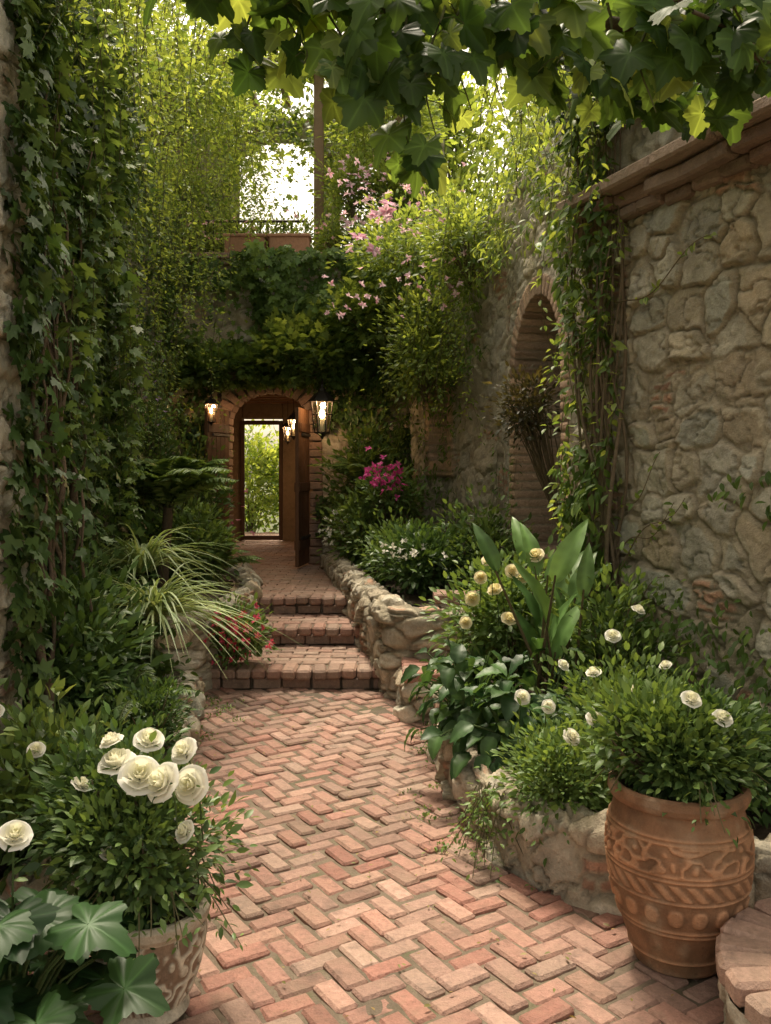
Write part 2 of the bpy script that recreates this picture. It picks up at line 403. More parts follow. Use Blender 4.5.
b.boxes([(-1.6, 12.6, .2)], (1.7, 3.95, .231), np.eye(3), .01, 1, (.24, .19, .14))
b.build('upper_terrace_paving', [M_brick, M_joint])

# ---------------------------------------------------------------- walls
A0, A1 = (2.765, 2.0), (1.27, 5.65)
wa = empty('stone_wall')
b = B(); wall(b, A0, A1, -.1, 3.06, .0105, 3, 1, brick=.12, cw=.27, ch=.215); b.build('rubble_masonry', [M_stone], wa)
b = B(); wall(b, (A0[0]+.0, A0[1]+.0), (A1[0]+.0, A1[1]+.0), 3.24, 4.4, .018, 5, 1, brick=.14, cw=.25, ch=.2); b.build('upper_masonry', [M_stone], wa)
b = B(); d = np.array(A1)-np.array(A0); Ln = np.linalg.norm(d); d /= Ln; nn_ = np.array([-d[1], d[0]]); an = math.atan2(d[1], d[0])
for row, (zz, pr, sz, ps) in enumerate(((3.09, .07, .034, .21), (3.165, .13, .042, .33), (3.245, .21, .038, .46))):
    s_ = np.arange(.06, Ln, ps); n = len(s_)
    c2 = np.array(A0)[None]+d[None]*(s_+rng.normal(0, .01, n))[:, None]+nn_[None]*(pr-.2+rng.normal(0, .014, (n, 1)))
    b.boxes(np.concatenate([c2, np.full((n, 1), zz)+rng.normal(0, .005, (n, 1))], 1), (ps/2-.005, .22, sz), tiltz(an+rng.normal(0, .03, n), .03), .014, 0, bcol(n, .45 if row < 2 else .8)*(.75 if row < 2 else .9))
b.build('brick_ledge', [M_stone], wa)

PALW = np.array([[.56, .50, .39], [.50, .44, .34], [.58, .52, .42], [.51, .47, .38], [.46, .39, .29]])
wb = empty('stone_wall')
def niche(u0, u1, zb, zs, dd_=.42):
    um = (u0+u1)/2; R = (u1-u0)/2
    def ins(U, V, e=0): return ((np.abs(U-um) < R+e) & (V > zb-e) & (V <= zs)) | ((V > zs) & ((U-um)**2+(V-zs)**2 < (R+e)**2))
    def dep(U, V): return np.where(ins(U, V), -dd_, 0)
    def cf(U, V, h, c):
        ring = ins(U, V, .17) & ~ins(U, V)
        th = np.arctan2(V-zs, U-um); q = np.where(V > zs, (th*R/.075), V/.075); f = q % 1; e = np.minimum(f, 1-f)
        bc = np.array([.50, .34, .24])*(.7+.6*_h(np.floor(q), np.floor(q)*0, np.floor(q)*0, 9))[..., None]
        kk = sm(.03, .12, e)[..., None]
        bc = bc*kk+np.array([.34, .28, .2])*(1-kk)
        return np.where(ring, .05+.016*kk[..., 0], h), np.where(ring[..., None], bc, np.where(ins(U, V)[..., None], c*.6, c))  # stone inside the niche darkened: recess shade painted into vertex colour
    return dep, cf
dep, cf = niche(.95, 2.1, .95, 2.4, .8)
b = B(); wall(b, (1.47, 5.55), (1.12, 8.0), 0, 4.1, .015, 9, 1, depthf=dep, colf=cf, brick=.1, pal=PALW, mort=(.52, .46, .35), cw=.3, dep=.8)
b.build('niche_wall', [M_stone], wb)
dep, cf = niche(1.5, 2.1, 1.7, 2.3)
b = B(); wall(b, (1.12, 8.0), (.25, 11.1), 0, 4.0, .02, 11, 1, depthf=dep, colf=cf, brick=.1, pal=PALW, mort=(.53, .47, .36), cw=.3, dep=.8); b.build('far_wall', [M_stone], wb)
b = B(); wall(b, (-1.68, 1.2), (-1.68, 4.05), -.1, 4.8, .014, 13, -1, brick=.05, thick=.3); b.build('left_garden_wall', [M_stone])
b = B(); wall(b, (-1.98, 3.9), (-2.85, 11.1), -.1, 4.6, .03, 15, -1, brick=.1); b.build('left_garden_wall', [M_stone])

# house with passage
house = empty('courtyard_house')
xc, hw, zs, zt = -1.43, .52, 2.15, 2.55
def inarch(X, Z, e=0.0):
    return (np.abs(X-xc) < hw+e) & ((Z < zs) | (((X-xc)/(hw+e))**2+((Z-zs)/(zt-zs+e))**2 < 1))
def pl(U, V, h, c):
    f = fbm(U*1.7, V*1.7, 0, 3); base = np.array([.50, .41, .29])*(.5+.9*fbm(U*4, V*4, 0, 8, 5))[..., None]
    k = sm(.36, .46, f)[..., None]
    return h*(k[..., 0])+(.05+.02*fbm(U*12, V*12, 0, 3))*(1-k[..., 0]), base*(1-k)+c*k
b = B(); wall(b, (.5, 11.0), (-3.0, 11.0), .2, 4.15, .02, 19, 1, openf=lambda U, V: inarch(.5-U, V), colf=pl, thick=.3, pal=PALW, top=False, dep=.9)
b.build('front_wall', [M_plaster], house)
b = B()
def up_open(U, V):
    x = .9-U
    o1 = (np.abs(x+1.62) < .62) & ((V < 6.1) | (((x+1.62)/.62)**2+((V-6.1)/.5)**2 < 1))
    o2 = (np.abs(x+.33) < .36) & ((V < 5.9) | (((x+.33)/.36)**2+((V-5.9)/.34)**2 < 1))
    return o1 | o2
wall(b, (.9, 13.6), (-3.4, 13.6), 4.1, 6.95, .03, 33, 1, openf=up_open, thick=.3, pal=PALW, top=False, dep=1.2, brick=.2)
b.build('upper_storey_wall', [M_stone], house)
b = B()
zz = np.arange(.5, zs, .1); 
for sgn in (-1, 1):
    n = len(zz); b.boxes(np.stack([np.full(n, xc+sgn*(hw+.05)), np.full(n, 11.05), zz+.0], -1)+rng.normal(0, .006, (n, 3)), (.08, .17, .046), tiltz(np.zeros(n), .02), .012, 0, bcol(n, .5)*.8)
for t in np.linspace(.06, pi-.06, 15):
    cx, cz = xc+(hw+.06)*cos(t), zs+.03+(zt-zs+.06)*sin(t)
    R = np.eye(3); a = math.atan2(sin(t), cos(t)); R[0, 0] = cos(a); R[0, 2] = -sin(a); R[2, 0] = sin(a); R[2, 2] = cos(a)
    b.boxes([(cx, 11.05, cz)], (.09, .17, .045), R, .01, 0, bcol(1, .4)*.85)
b.build('door_arch', [M_brick], house)
b = B()
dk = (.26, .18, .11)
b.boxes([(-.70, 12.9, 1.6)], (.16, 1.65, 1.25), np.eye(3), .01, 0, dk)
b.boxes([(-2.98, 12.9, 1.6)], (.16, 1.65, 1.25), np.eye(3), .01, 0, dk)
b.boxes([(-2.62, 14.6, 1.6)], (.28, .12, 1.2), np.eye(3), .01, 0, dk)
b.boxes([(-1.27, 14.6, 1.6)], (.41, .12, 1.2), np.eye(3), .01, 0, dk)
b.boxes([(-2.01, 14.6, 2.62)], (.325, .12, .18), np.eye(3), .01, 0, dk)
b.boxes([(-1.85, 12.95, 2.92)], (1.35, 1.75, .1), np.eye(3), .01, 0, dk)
for y in np.arange(11.5, 14.4, .45): b.boxes([(-1.85, y, 2.74)], (1.0, .06, .075), np.eye(3), .01, 1, (.26, .14, .07))
b.build('passage', [M_plaster, M_wood], house)
b = B()
b.boxes([(-1.3, 12.95, 4.0)], (1.75, 1.8, .12), np.eye(3), .02, 0, (.25, .2, .14))
n = 32; xs = np.linspace(-2.95, .45, n); b.boxes(np.stack([xs, np.full(n, 11.0), np.full(n, 4.22)], -1)+rng.normal(0, .003, (n, 3)), (.052, .18, .035), tiltz(np.zeros(n), .02), .008, 1, bcol(n, .2))
n = 16; xs = np.linspace(-2.9, .4, n); b.boxes(np.stack([xs, np.full(n, 11.03), np.full(n, 4.15)], -1), (.105, .16, .03), tiltz(np.zeros(n), .01), .008, 1, bcol(n, .4)*.8)
b.build('terrace', [M_plaster, M_brick], house)
b = B()
wd = (.24, .16, .10)
for x in (-2.75, -.9, .2): 
    b.boxes([(x, 12.0, 5.55)], (.065, .065, 1.45), np.eye(3), .01, 0, wd)
    b.boxes([(x, 12.0, 4.2)], (.13, .13, .14), np.eye(3), .02, 1, (.36, .3, .22))
b.boxes([(-1.3, 12.0, 7.08)], (1.9, .08, .1), np.eye(3), .01, 0, wd)
for x in np.arange(-3, .5, .5): b.boxes([(x, 12.7, 7.23)], (.045, 1.0, .055), np.eye(3), .01, 0, wd)
b.build('pergola', [M_wood, M_plaster], house)
b = B()
for x in np.arange(-2.7, -1.1, .1): b.tube([(x, 11.35, 4.15), (x, 11.35, 4.75)], .009, 0, (.05, .035, .03), 5)
b.tube([(-2.75, 11.35, 4.78), (-1.0, 11.35, 4.78)], .018, 0, (.05, .035, .03), 6); b.tube([(-2.75, 11.35, 4.25), (-1.0, 11.35, 4.25)], .012, 0, (.05, .035, .03), 6)
b.build('terrace_railing', [M_iron], house)
def doorleaf(name, hinge, angle, w_, parent):
    b = B(); d = np.array([cos(angle), sin(angle)]); R = rotz(angle)
    n = 5
    for i in range(n):
        s_ = (i+.5)*w_/n; b.boxes([(hinge[0]+d[0]*s_, hinge[1]+d[1]*s_, 1.4)], (w_/n/2-.003, .022, .93), R, .005, 0, np.array([.17, .085, .045])*rng.uniform(.8, 1.2))
    for z in (.72, 1.4, 2.1): b.boxes([(hinge[0]+d[0]*w_/2, hinge[1]+d[1]*w_/2, z)], (w_/2-.01, .034, .055), R, .005, 0, (.12, .06, .035))
    for z in (.8, 2.02): b.boxes([(hinge[0]+d[0]*w_*.4, hinge[1]+d[1]*w_*.4, z)], (w_*.38, .04, .016), R, .003, 1, (.03, .03, .03))
    b.lathe([(0, -.03), (.02, -.02), (.028, 0), (.02, .02), (0, .03)], (hinge[0]+d[0]*w_*.88, hinge[1]+d[1]*w_*.88, 1.42), 1, (.1, .08, .04), 12)
    b.build(name, [M_wood, M_iron], parent)
doorleaf('door_leaf_right', (-.95, 10.85), radians(-98), .56, house)
doorleaf('door_leaf_left', (-1.93, 10.85), radians(-110), .5, house)
b = B()
for (x, z0, z1) in ((-2.32, .46, 2.4), (-1.70, .46, 2.4)): b.boxes([(x, 14.42, (z0+z1)/2)], (.03, .03, (z1-z0)/2), np.eye(3), .005, 0, (.09, .05, .03))
for z in (.5, 2.37): b.boxes([(-2.01, 14.42, z)], (.28, .025, .035), np.eye(3), .005, 0, (.09, .05, .03))
b.build('inner_doorframe', [M_wood], house)

# low planter walls
b = B(); kerb(b, [(.36, 5.75), (.27, 5.1), (.30, 4.45), (.40, 3.80), (.62, 3.32), (.98, 3.18), (1.45, 3.1), (2.25, 2.95)], -.03, .30, .17, 21, -1, brick=.16, cw=.17, ch=.14, pal=PALW)
b.build('planter_wall', [M_stone])
b = B(); kerb(b, [(1.2, 6.25), (.75, 6.25), (.22, 6.26), (.15, 6.5), (-.0, 7.3), (-.14, 8.0), (-.34, 9.2), (-.58, 10.8)], -.03, .66, .2, 23, -1, brick=.08, cw=.2, ch=.15, pal=PALW)
n = 7; xs = np.linspace(.40, 1.03, n); b.boxes(np.stack([xs, np.full(n, 6.35), np.full(n, .69)], -1)+rng.normal(0, .004, (n, 3)), (.052, .13, .035), tiltz(np.zeros(n), .03), .01, 1, bcol(n))
b.build('planter_wall', [M_stone, M_brick])
b = B(); kerb(b, [(-1.36, 3.1), (-1.28, 4.0), (-1.22, 5.0), (-1.48, 6.36)], -.03, .2, .14, 25, 1, brick=.1, cw=.17, ch=.13); 
kerb(b, [(-2.0, 6.36), (-1.5, 6.38), (-1.42, 6.6), (-1.34, 7.4), (-1.30, 8.2), (-1.6, 9.5), (-2.1, 10.8)], -.03, .58, .16, 26, 1, brick=.1, cw=.2, ch=.15)
b.build('planter_wall', [M_stone])
b = B()
kerb(b, [(.40, 5.62), (.13, 5.66), (.10, 5.9), (.12, 6.22)], -.03, .27, .14, 27, 1, brick=.1, cw=.17, ch=.13)
b.boxes([(.35, 5.95, .12)], (.2, .27, .13), np.eye(3), .01, 0, (.3, .26, .2))
for i in range(5): b.boxes([(.32, 5.70+i*.108, .275)], (.21, .05, .033), tiltz([rng.normal(0, .02)], .01), .012, 1, bcol(1))
b.build('brick_bench', [M_stone, M_brick])
b = B()
cx, cy, R0 = 1.38, 2.42, .44
for (ro, rw, nb, z_) in ((R0-.1, .11, 26, .195), (R0-.285, .07, 17, .193)):
    ths = np.linspace(0, 2*pi, nb, endpoint=False)+.05
    b.boxes(np.stack([cx+ro*np.cos(ths), cy+ro*np.sin(ths), np.full(nb, z_)+rng.normal(0, .003, nb)], -1), (rw, .045, .036), tiltz(ths+rng.normal(0, .03, nb), .02), .014, 1, bcol(nb, .5)*1.1)
b.lathe([(0, .215), (.06, .218), (.085, .21), (.09, .19), (.40, .185), (.41, .1)], (cx, cy, 0), 0, (.34, .28, .2), 48)
U, V = np.meshgrid(np.linspace(0, 2*pi, 220, endpoint=False), np.linspace(-.03, .165, 18), indexing='ij'); hh, c3 = stones(U*R0, V, 29, cw=.17, ch=.11, brick=.2)
rr = R0-.05+hh; b.grid(np.stack([cx+rr*np.cos(U), cy+rr*np.sin(U), V], -1), c3, 0, closeu=True)
b.build('brick_seat', [M_stone, M_brick])

def bed(name, poly, z, seed):
    poly = np.array(poly, float); x0, y0 = poly.min(0); x1, y1 = poly.max(0)
    X, Y = np.meshgrid(np.arange(x0, x1, .05), np.arange(y0, y1, .05), indexing='ij'); ins = np.zeros(X.shape, bool); j = len(poly)-1
    for i in range(len(poly)):
        a, c = poly[i], poly[j]
        ins ^= ((a[1] > Y) != (c[1] > Y)) & (X < (c[0]-a[0])*(Y-a[1])/(c[1]-a[1]+1e-9)+a[0]); j = i
    b = B(); Z = z+.05*(fbm(X*4, Y*4, 0, seed)-.5)+.02*vn(X*25, Y*25)
    b.grid(np.stack([X, Y, Z], -1), np.array([.06, .042, .027]), 0, mask=ins[:-1, :-1] & ins[1:, 1:]); b.build(name, [M_soil])
bed('planting_bed', [(.42, 5.8), (.37, 5.1), (.38, 4.5), (.5, 3.85), (.7, 3.42), (1.0, 3.28), (2.3, 3.05), (1.9, 4.2), (1.4, 5.5), (1.5, 6.3), (.5, 6.3)], .2, 1)
bed('planting_bed', [(.32, 6.38), (1.55, 6.35), (1.2, 8.0), (.35, 11.0), (-.5, 11.0), (-.25, 9.2), (-.06, 8.0), (.08, 7.3), (.2, 6.6)], .58, 2)
bed('planting_bed', [(-1.42, 2.8), (-1.35, 4.0), (-1.28, 5.0), (-1.54, 6.36), (-2.4, 6.36), (-2.1, 2.8)], .12, 3)
bed('planting_bed', [(-1.5, 6.42), (-1.4, 7.4), (-1.38, 8.2), (-1.68, 9.5), (-2.1, 10.9), (-3.0, 10.9), (-2.4, 6.42)], .52, 4)

# ---------------------------------------------------------------- leaf templates
A_ = np.array
T_oval = (A_([(0, 0, 0), (-.2, .28, .06), (0, .33, 0), (.2, .28, .06), (-.2, .62, .03), (0, .68, -.03), (.2, .62, .03), (0, 1, -.12)]), [(0, 2, 1), (0, 3, 2), (1, 2, 5, 4), (2, 3, 6, 5), (4, 5, 7), (5, 6, 7)])
T_dia = (A_([(0, 0, 0), (-.26, .45, .09), (0, 1, -.06), (.26, .45, .09)]), [(0, 2, 1), (0, 3, 2)])
T_nar = (A_([(0, 0, 0), (-.1, .45, .04), (0, 1, -.12), (.1, .45, .04)]), [(0, 2, 1), (0, 3, 2)])
io = [(0, .02, 0), (-.22, -.12, .03), (-.5, .12, -.04), (-.28, .3, .04), (-.44, .62, -.05), (-.17, .6, .03), (0, 1.0, -.1)]
io = io+[(-x, y, z) for x, y, z in io[-2:0:-1]]
T_ivy = (A_([(0, .34, 0)]+io), [(0, i+1, (i+1) % 12+1) for i in range(12)])
def grape(seed, n=80):
    r_ = np.random.default_rng(seed); th = np.linspace(-pi, pi, n, endpoint=False)
    c5 = np.cos(5*th)*(np.abs(th) < 2.75)
    r = .74+r_.uniform(.07, .13)*c5
    r = r*(1-.68*np.exp(-((pi-np.abs(th))/.26)**2))*(1+.26*np.exp(-(th/.4)**2))
    saw = (np.arange(n) % 4)/4.; r = r*(1+.15*(saw-.4)*r_.uniform(.6, 1.3, n))
    V = [(0, 0, 0)]; Cm = [1.5]; ph = r_.uniform(0, 6); amp = r_.uniform(.03, .11); cu = r_.uniform(.1, .4); fo = r_.uniform(.0, .25)
    for f in (.3, .6, .85, 1.0):
        for t, q in zip(th, r):
            rr = q*f; x, y = rr*sin(t), rr*cos(t)
            vein = math.exp(-((((t*5/(2*pi)+.5) % 1)-.5)*2*pi/5*rr/.022)**2) if abs(t) < 2.7 else 0
            V.append((x, y, -cu*rr*rr+fo*abs(x)-.012*vein*f+.018*f*cos(5*t)+amp*f*f*sin(3*t+ph)+.02*f*sin(9*t+ph))); Cm.append((.9+.45*vein)*(1-.08*f))
    F = [(0, 1+(i+1) % n, 1+i) for i in range(n)]
    for k in range(3):
        F += [(1+k*n+i, 1+k*n+(i+1) % n, 1+(k+1)*n+(i+1) % n, 1+(k+1)*n+i) for i in range(n)]
    return A_(V), F, A_(Cm)
T_grape = [grape(i) for i in range(8)]
def broad(n=9, wmax=.2, bend=.35, wav=.03, nw=1):
    V = []; F = []; Cm = []
    for i in range(n+1):
        t = i/n; wd_ = wmax*(sin(pi*t**.75))**.8+.004; z = -bend*t*t
        for s_ in (-1, -.5, 0, .5, 1):
            V.append((s_*wd_, t-.15*t*t*bend, z+.3*wd_*s_*s_+wav*abs(s_)*sin(t*22+s_)+(.012*wmax*5*(i % 2) if abs(s_) == .5 else 0))); Cm.append(1.35 if s_ == 0 else (.92 if i % 2 else 1.06))
    for i in range(n):
        for j in range(4): F.append((5*i+j, 5*i+j+1, 5*i+j+6, 5*i+j+5))
    return A_(V), F, A_(Cm)
T_canna = broad(14, .15, .45, .012); T_hosta = broad(9, .34, .45, .03)

G_dark = (.045, .090, .026); G_mid = (.092, .165, .044); G_light = (.175, .265, .072); G_yel = (.30, .39, .11)
def gcol(n, a, c, r=None):
    t = (rng.random((n, 1)) if r is None else r)
    return (A_(a)*(1-t)+A_(c)*t)*rng.uniform(.72, 1.28, (n, 1))
def rnd(n): return nz(rng.normal(size=(n, 3)))
def shrub(b, c, rad, nc, per, size, T, ca, cb, rc=.09, mat=0, base=None, up=.3, shell=.45, stemr=.005, sv=.4):
    c = A_(c, float); rad = A_(rad, float)
    d = rnd(nc); rr = (shell+(1-shell)*rng.random((nc, 1)))**.7*rng.uniform(.55, 1.18, (nc, 1))
    cc = c+d*rr*rad
    base = c-A_([0, 0, rad[2]]) if base is None else A_(base, float)
    for i in range(0, nc, max(1, nc//30)):
        m = (base+cc[i])/2+A_([0, 0, .12*rad[2]])+rng.normal(0, .03, 3); q = np.linspace(0, 1, 6)[:, None]
        b.tube((1-q)**2*base+2*q*(1-q)*m+q*q*cc[i], np.linspace(stemr*1.6, stemr*.5, 6), 2, (.15, .12, .07), 5)
    idx = np.repeat(np.arange(nc), per); n = len(idx)
    g_ = rng.normal(0, 1, (n, 3))*rc*rng.uniform(.5, 1.4, (nc, 1))[idx]
    pos = cc[idx]+g_
    dr = nz(nz(g_)*.9+d[idx]*.6+A_([0, 0, up])+rng.normal(0, .35, (n, 3)))
    nr = nz(A_([0, 0, 1.0])+d[idx]*.5+rng.normal(0, .45, (n, 3)))
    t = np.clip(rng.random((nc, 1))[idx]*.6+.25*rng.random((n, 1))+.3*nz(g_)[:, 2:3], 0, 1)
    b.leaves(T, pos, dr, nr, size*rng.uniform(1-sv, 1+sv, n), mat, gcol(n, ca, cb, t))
    return cc
def strand(b, top, length, size, T, ca, cb, sp=.03, mat=0, sway=.06, stem=.003, drift=(0, 0), spread=.8):
    n = max(5, int(length/.08)); q = np.linspace(0, 1, n); ph = rng.uniform(0, 6, 2)
    pts = A_(top, float)+np.stack([sway*np.sin(q*length*3+ph[0])*q+drift[0]*q, sway*np.cos(q*length*2.6+ph[1])*q+drift[1]*q, -length*q], -1)
    b.tube(pts, np.linspace(stem, stem*.5, n), 2, (.14, .13, .06), 3)
    m = int(length/sp); t = np.sort(rng.random(m)); pos = np.stack([np.interp(t, q, pts[:, k]) for k in range(3)], -1)
    a = rng.uniform(0, 2*pi, m); dr = np.stack([np.cos(a)*spread, np.sin(a)*spread, rng.uniform(-.9, .1, m)], -1)
    nr = A_([0, 0, 1.0])+rng.normal(0, .5, (m, 3)); pos = pos+nz(dr)*rng.uniform(.0, .05, (m, 1))
    b.leaves(T, pos, dr, nr, size*rng.uniform(.6, 1.3, m)*(1-.35*t), mat, gcol(m, ca, cb, np.clip(rng.normal(.5, .3, (m, 1)), 0, 1)))
def climber(b, p0, p1, side, u0, u1, z0, z1, n, size, T, ca, cb, seed, th=.55, puff=.22, mat=0, fr=1.6, dens=None, off0=.06):
    p0 = A_(p0, float); p1 = A_(p1, float); d = nz(p1-p0); nn = A_([-d[1], d[0]])*side
    u = rng.uniform(u0, u1, n*3); z = rng.uniform(z0, z1, n*3)
    f = fbm(u*fr, z*fr, 0, seed); D = sm(th-.12, th+.06, f)
    if dens is not None: D = D*dens(u, z)
    k = rng.random(n*3) < D; u, z, f = u[k][:n], z[k][:n], f[k][:n]; m = len(u)
    cl = fbm(u*5, z*5, 3, seed+1)
    off = off0+puff*cl*sm(th-.12, th+.25, f)*rng.uniform(.5, 1, m)*1.6
    P = np.stack([p0[0]+d[0]*u+nn[0]*off, p0[1]+d[1]*u+nn[1]*off, z], -1)
    n3 = A_([nn[0], nn[1], 0])
    dr = nz(A_([0, 0, -.8])+n3*.35+rng.normal(0, .45, (m, 3))); nr = nz(n3+A_([0, 0, .55])+rng.normal(0, .35, (m, 3)))
    t = np.clip((cl-.3)*1.6+rng.normal(0, .2, m), 0, 1)[:, None]
    b.leaves(T, P, dr, nr, size*rng.uniform(.55, 1.3, m), mat, gcol(m, ca, cb, t))
def straps(b, base, n, length, width, ca, cb, mat=0, up=(.5, 1.3), droop=1.0):
    base = A_(base, float); ns = 10
    for i in range(n):
        a = rng.uniform(0, 2*pi); el = rng.uniform(*up); Ln_ = length*rng.uniform(.6, 1.1); wd_ = width*rng.uniform(.7, 1.2); dz = droop*rng.uniform(.6, 1.2)
        t = np.linspace(0, 1, ns); h = A_([cos(a), sin(a)]); r = Ln_*cos(el)*t+Ln_*.25*t*t; z = Ln_*sin(el)*t-dz*Ln_*t*t*.85
        P = np.stack([base[0]+rng.normal(0, .03)+h[0]*r, base[1]+rng.normal(0, .03)+h[1]*r, base[2]+z], -1)
        s_ = A_([-h[1], h[0], 0]); w_ = wd_*np.sin(pi*(.12+.88*t))**.6*(1-t**4)+.0006
        G = np.stack([P-s_*w_[:, None]+A_([0, 0, 1])*w_[:, None]*.4, P, P+s_*w_[:, None]+A_([0, 0, 1])*w_[:, None]*.4], 1)
        b.grid(G, gcol(1, ca, cb)[0], mat)
def frond(b, base, a, Ln_, el, lf, ca, cb, mat=0, droop=.8, dens=46):
    t = np.linspace(0, 1, 14); h = A_([cos(a), sin(a)]); r = Ln_*cos(el)*t+.2*Ln_*t*t; z = Ln_*sin(el)*t-droop*Ln_*t*t*.6
    P = np.stack([base[0]+h[0]*r, base[1]+h[1]*r, base[2]+z], -1); b.tube(P, np.linspace(.006, .002, 14), 2, (.09, .12, .04), 4)
    q = np.linspace(.12, 1, dens); pos = np.stack([np.interp(q, t, P[:, k]) for k in range(3)], -1)
    tan = nz(np.stack([np.interp(q, t, nz(np.gradient(P, axis=0))[:, k]) for k in range(3)], -1)); s_ = A_([-h[1], h[0], 0.])
    for sg in (-1, 1):
        dr = tan*.6+sg*s_+A_([0, 0, -.25])+rng.normal(0, .08, (dens, 3)); nr = np.cross(tan, s_)*1.0; nr = np.where(nr[:, 2:3] < 0, -nr, nr)
        b.leaves(T_nar, pos, dr, nr, lf*(np.sin(pi*(q*.85+.12)))**.7*rng.uniform(.9, 1.1, dens), mat, gcol(dens, ca, cb))
def rose(b, c, r, col, axis=(0, 0, 1), mat=1, stem=True):
    c = A_(c, float); ax = nz(A_(axis, float)); e1 = nz(np.cross(ax, A_([.3, .9, .1]))); e2 = np.cross(ax, e1)
    for (n, R, H, w_, flare, z0) in ((3, .22, .66, 1.2, 0, .10), (4, .42, .64, 1.0, .02, .06), (5, .66, .58, .88, .12, .03), (5, .90, .48, .78, .26, 0), (6, 1.08, .34, .66, .46, -.02)):
        for k in range(n):
            p0 = 2*pi*k/n+rng.uniform(0, .5)+R*4; u = np.linspace(-1, 1, 7); v = np.linspace(0, 1, 7); U, V = np.meshgrid(u, v, indexing='ij')
            ph = p0+U*w_*(.35+.65*np.sin(V*pi*.6)); tip = 1-.2*U*U
            rad = r*R*(.12+.88*np.sin(V*pi/2)**.7)*(1+.06*U**2)+r*flare*V**4*.5
            z = r*(z0+H*V*1.7*tip-flare*V**4*.6-.06*rng.random()); wv = r*.03*np.sin(U*4+k)*V
            P = c+(rad*np.cos(ph))[..., None]*e1+(rad*np.sin(ph))[..., None]*e2+(z+wv)[..., None]*ax
            cc = A_(col)*A_([1, 1, .85+.15*min(R, 1)])*rng.uniform(.97, 1.03)*(.9+.1*V)[..., None]; b.grid(P, np.clip(cc, 0, .92), mat)
    n = 5; a = np.arange(n)*2*pi/n; d = np.cos(a)[:, None]*e1+np.sin(a)[:, None]*e2
    b.leaves(T_nar, np.repeat(c[None], n, 0), d+ax*-.2, np.repeat(ax[None], n, 0), r*1.0, 0, A_(G_mid))
    if stem: b.tube([c, c-ax*.04-A_([0, 0, .03]), c-ax*.06-A_([0, 0, .16])], .0028, 2, (.08, .13, .04), 5)
def blooms(b, P, r, col, col2, mat=1, npet=7):
    P = A_(P, float).reshape(-1, 3); n = len(P); idx = np.repeat(np.arange(n), npet)
    ax = nz(A_([0, -.6, .6])+rng.normal(0, .4, (n, 3)))[idx]; d = nz(rng.normal(size=(n*npet, 3))); d = nz(d-ax*(d*ax).sum(1, keepdims=True)*.8+ax*.15)
    b.leaves(T_dia, P[idx], d, ax+rng.normal(0, .2, (n*npet, 3)), r*rng.uniform(.8, 1.2, n*npet), mat, gcol(n*npet, col, col2))
def fin(b, name, leaf=None): return b.build(name, [leaf or M_leaf, M_petal, M_bark])
WHITE = (.9, .88, .80); CREAM = (.88, .80, .56)

# ---------------------------------------------------------------- left side planting
LW0, LW1 = (-1.98, 3.9), (-2.85, 11.1)
b = B()
climber(b, LW0, LW1, -1, -.1, 3.2, .1, 4.7, 8500, .085, T_ivy, G_dark, G_mid, 3, th=.30, puff=.42)
climber(b, LW0, LW1, -1, 2.5, 7.2, .5, 4.7, 6500, .07, T_ivy, G_dark, G_light, 5, th=.32, puff=.36)
climber(b, (-1.68, 1.2), (-1.68, 4.05), -1, 2.6, 2.9, .1, 4.9, 400, .08, T_ivy, G_dark, G_light, 8, th=.5, puff=.10)
climber(b, (-1.68, 1.2), (-1.68, 4.05), -1, 1.9, 2.9, 3.3, 4.9, 400, .085, T_ivy, G_dark, G_light, 6, th=.5, puff=.15)
for i in range(52):
    y = rng.uniform(4.05, 6.6); x = -1.62-.1*(y-4)+rng.uniform(-.14, .16); strand(b, (x, y, rng.uniform(2.6, 4.7)), rng.uniform(.8, 2.4), .09, T_ivy, G_dark, G_light, .03, sway=.1)
for i in range(16):
    y = 4.15+rng.uniform(0, 1.0); x = -1.68+rng.uniform(-.08, .10)-.1*(y-4); q = np.linspace(0, 1, 60); ph = rng.uniform(0, 6, 4); am = rng.uniform(.02, .06)
    P = np.stack([x+am*np.sin(q*7+ph[0])+.02*np.sin(q*31+ph[1]), y+am*np.cos(q*6+ph[2]), .1+q*rng.uniform(2.2, 4.2)], -1)
    b.tube(P, np.linspace(rng.uniform(.008, .026), .005, 60)*(1+.25*np.sin(q*70+ph[3])), 2, A_([.18, .13, .09])*rng.uniform(.7, 1.3), 7)
fin(b, 'ivy_vine', M_glossy)

b = B()
for i in range(170):
    y = rng.uniform(6.2, 10.3); x = -1.9-.13*(y-4)+rng.uniform(-.05, 1.05)*(.3+.17*(y-6)); zt_ = rng.uniform(3.7, 6.4); strand(b, (x, y, zt_), rng.uniform(.7, 2.1), .055, T_dia, G_mid, G_yel, .02, sway=.16, spread=1)
fin(b, 'weeping_creeper', M_leafT)
b = B()
shrub(b, (-2.4, 9.6, 6.2), (1.1, 1.3, .9), 120, 40, .085, T_dia, G_mid, G_yel, .2, base=(-2.9, 9.5, 4.5), stemr=.012)
shrub(b, (-2.35, 6.6, 5.1), (.5, 1.2, .5), 60, 36, .075, T_dia, G_mid, G_yel, .16, base=(-2.4, 7, 4.4), stemr=.012)
for i in range(60): strand(b, (rng.uniform(-2.9, -1.1), rng.uniform(10.3, 11.3), rng.uniform(5.4, 6.9)), rng.uniform(.7, 1.9), .075, T_dia, G_mid, G_yel, .024, sway=.2, spread=1)
fin(b, 'weeping_willow', M_leafT)

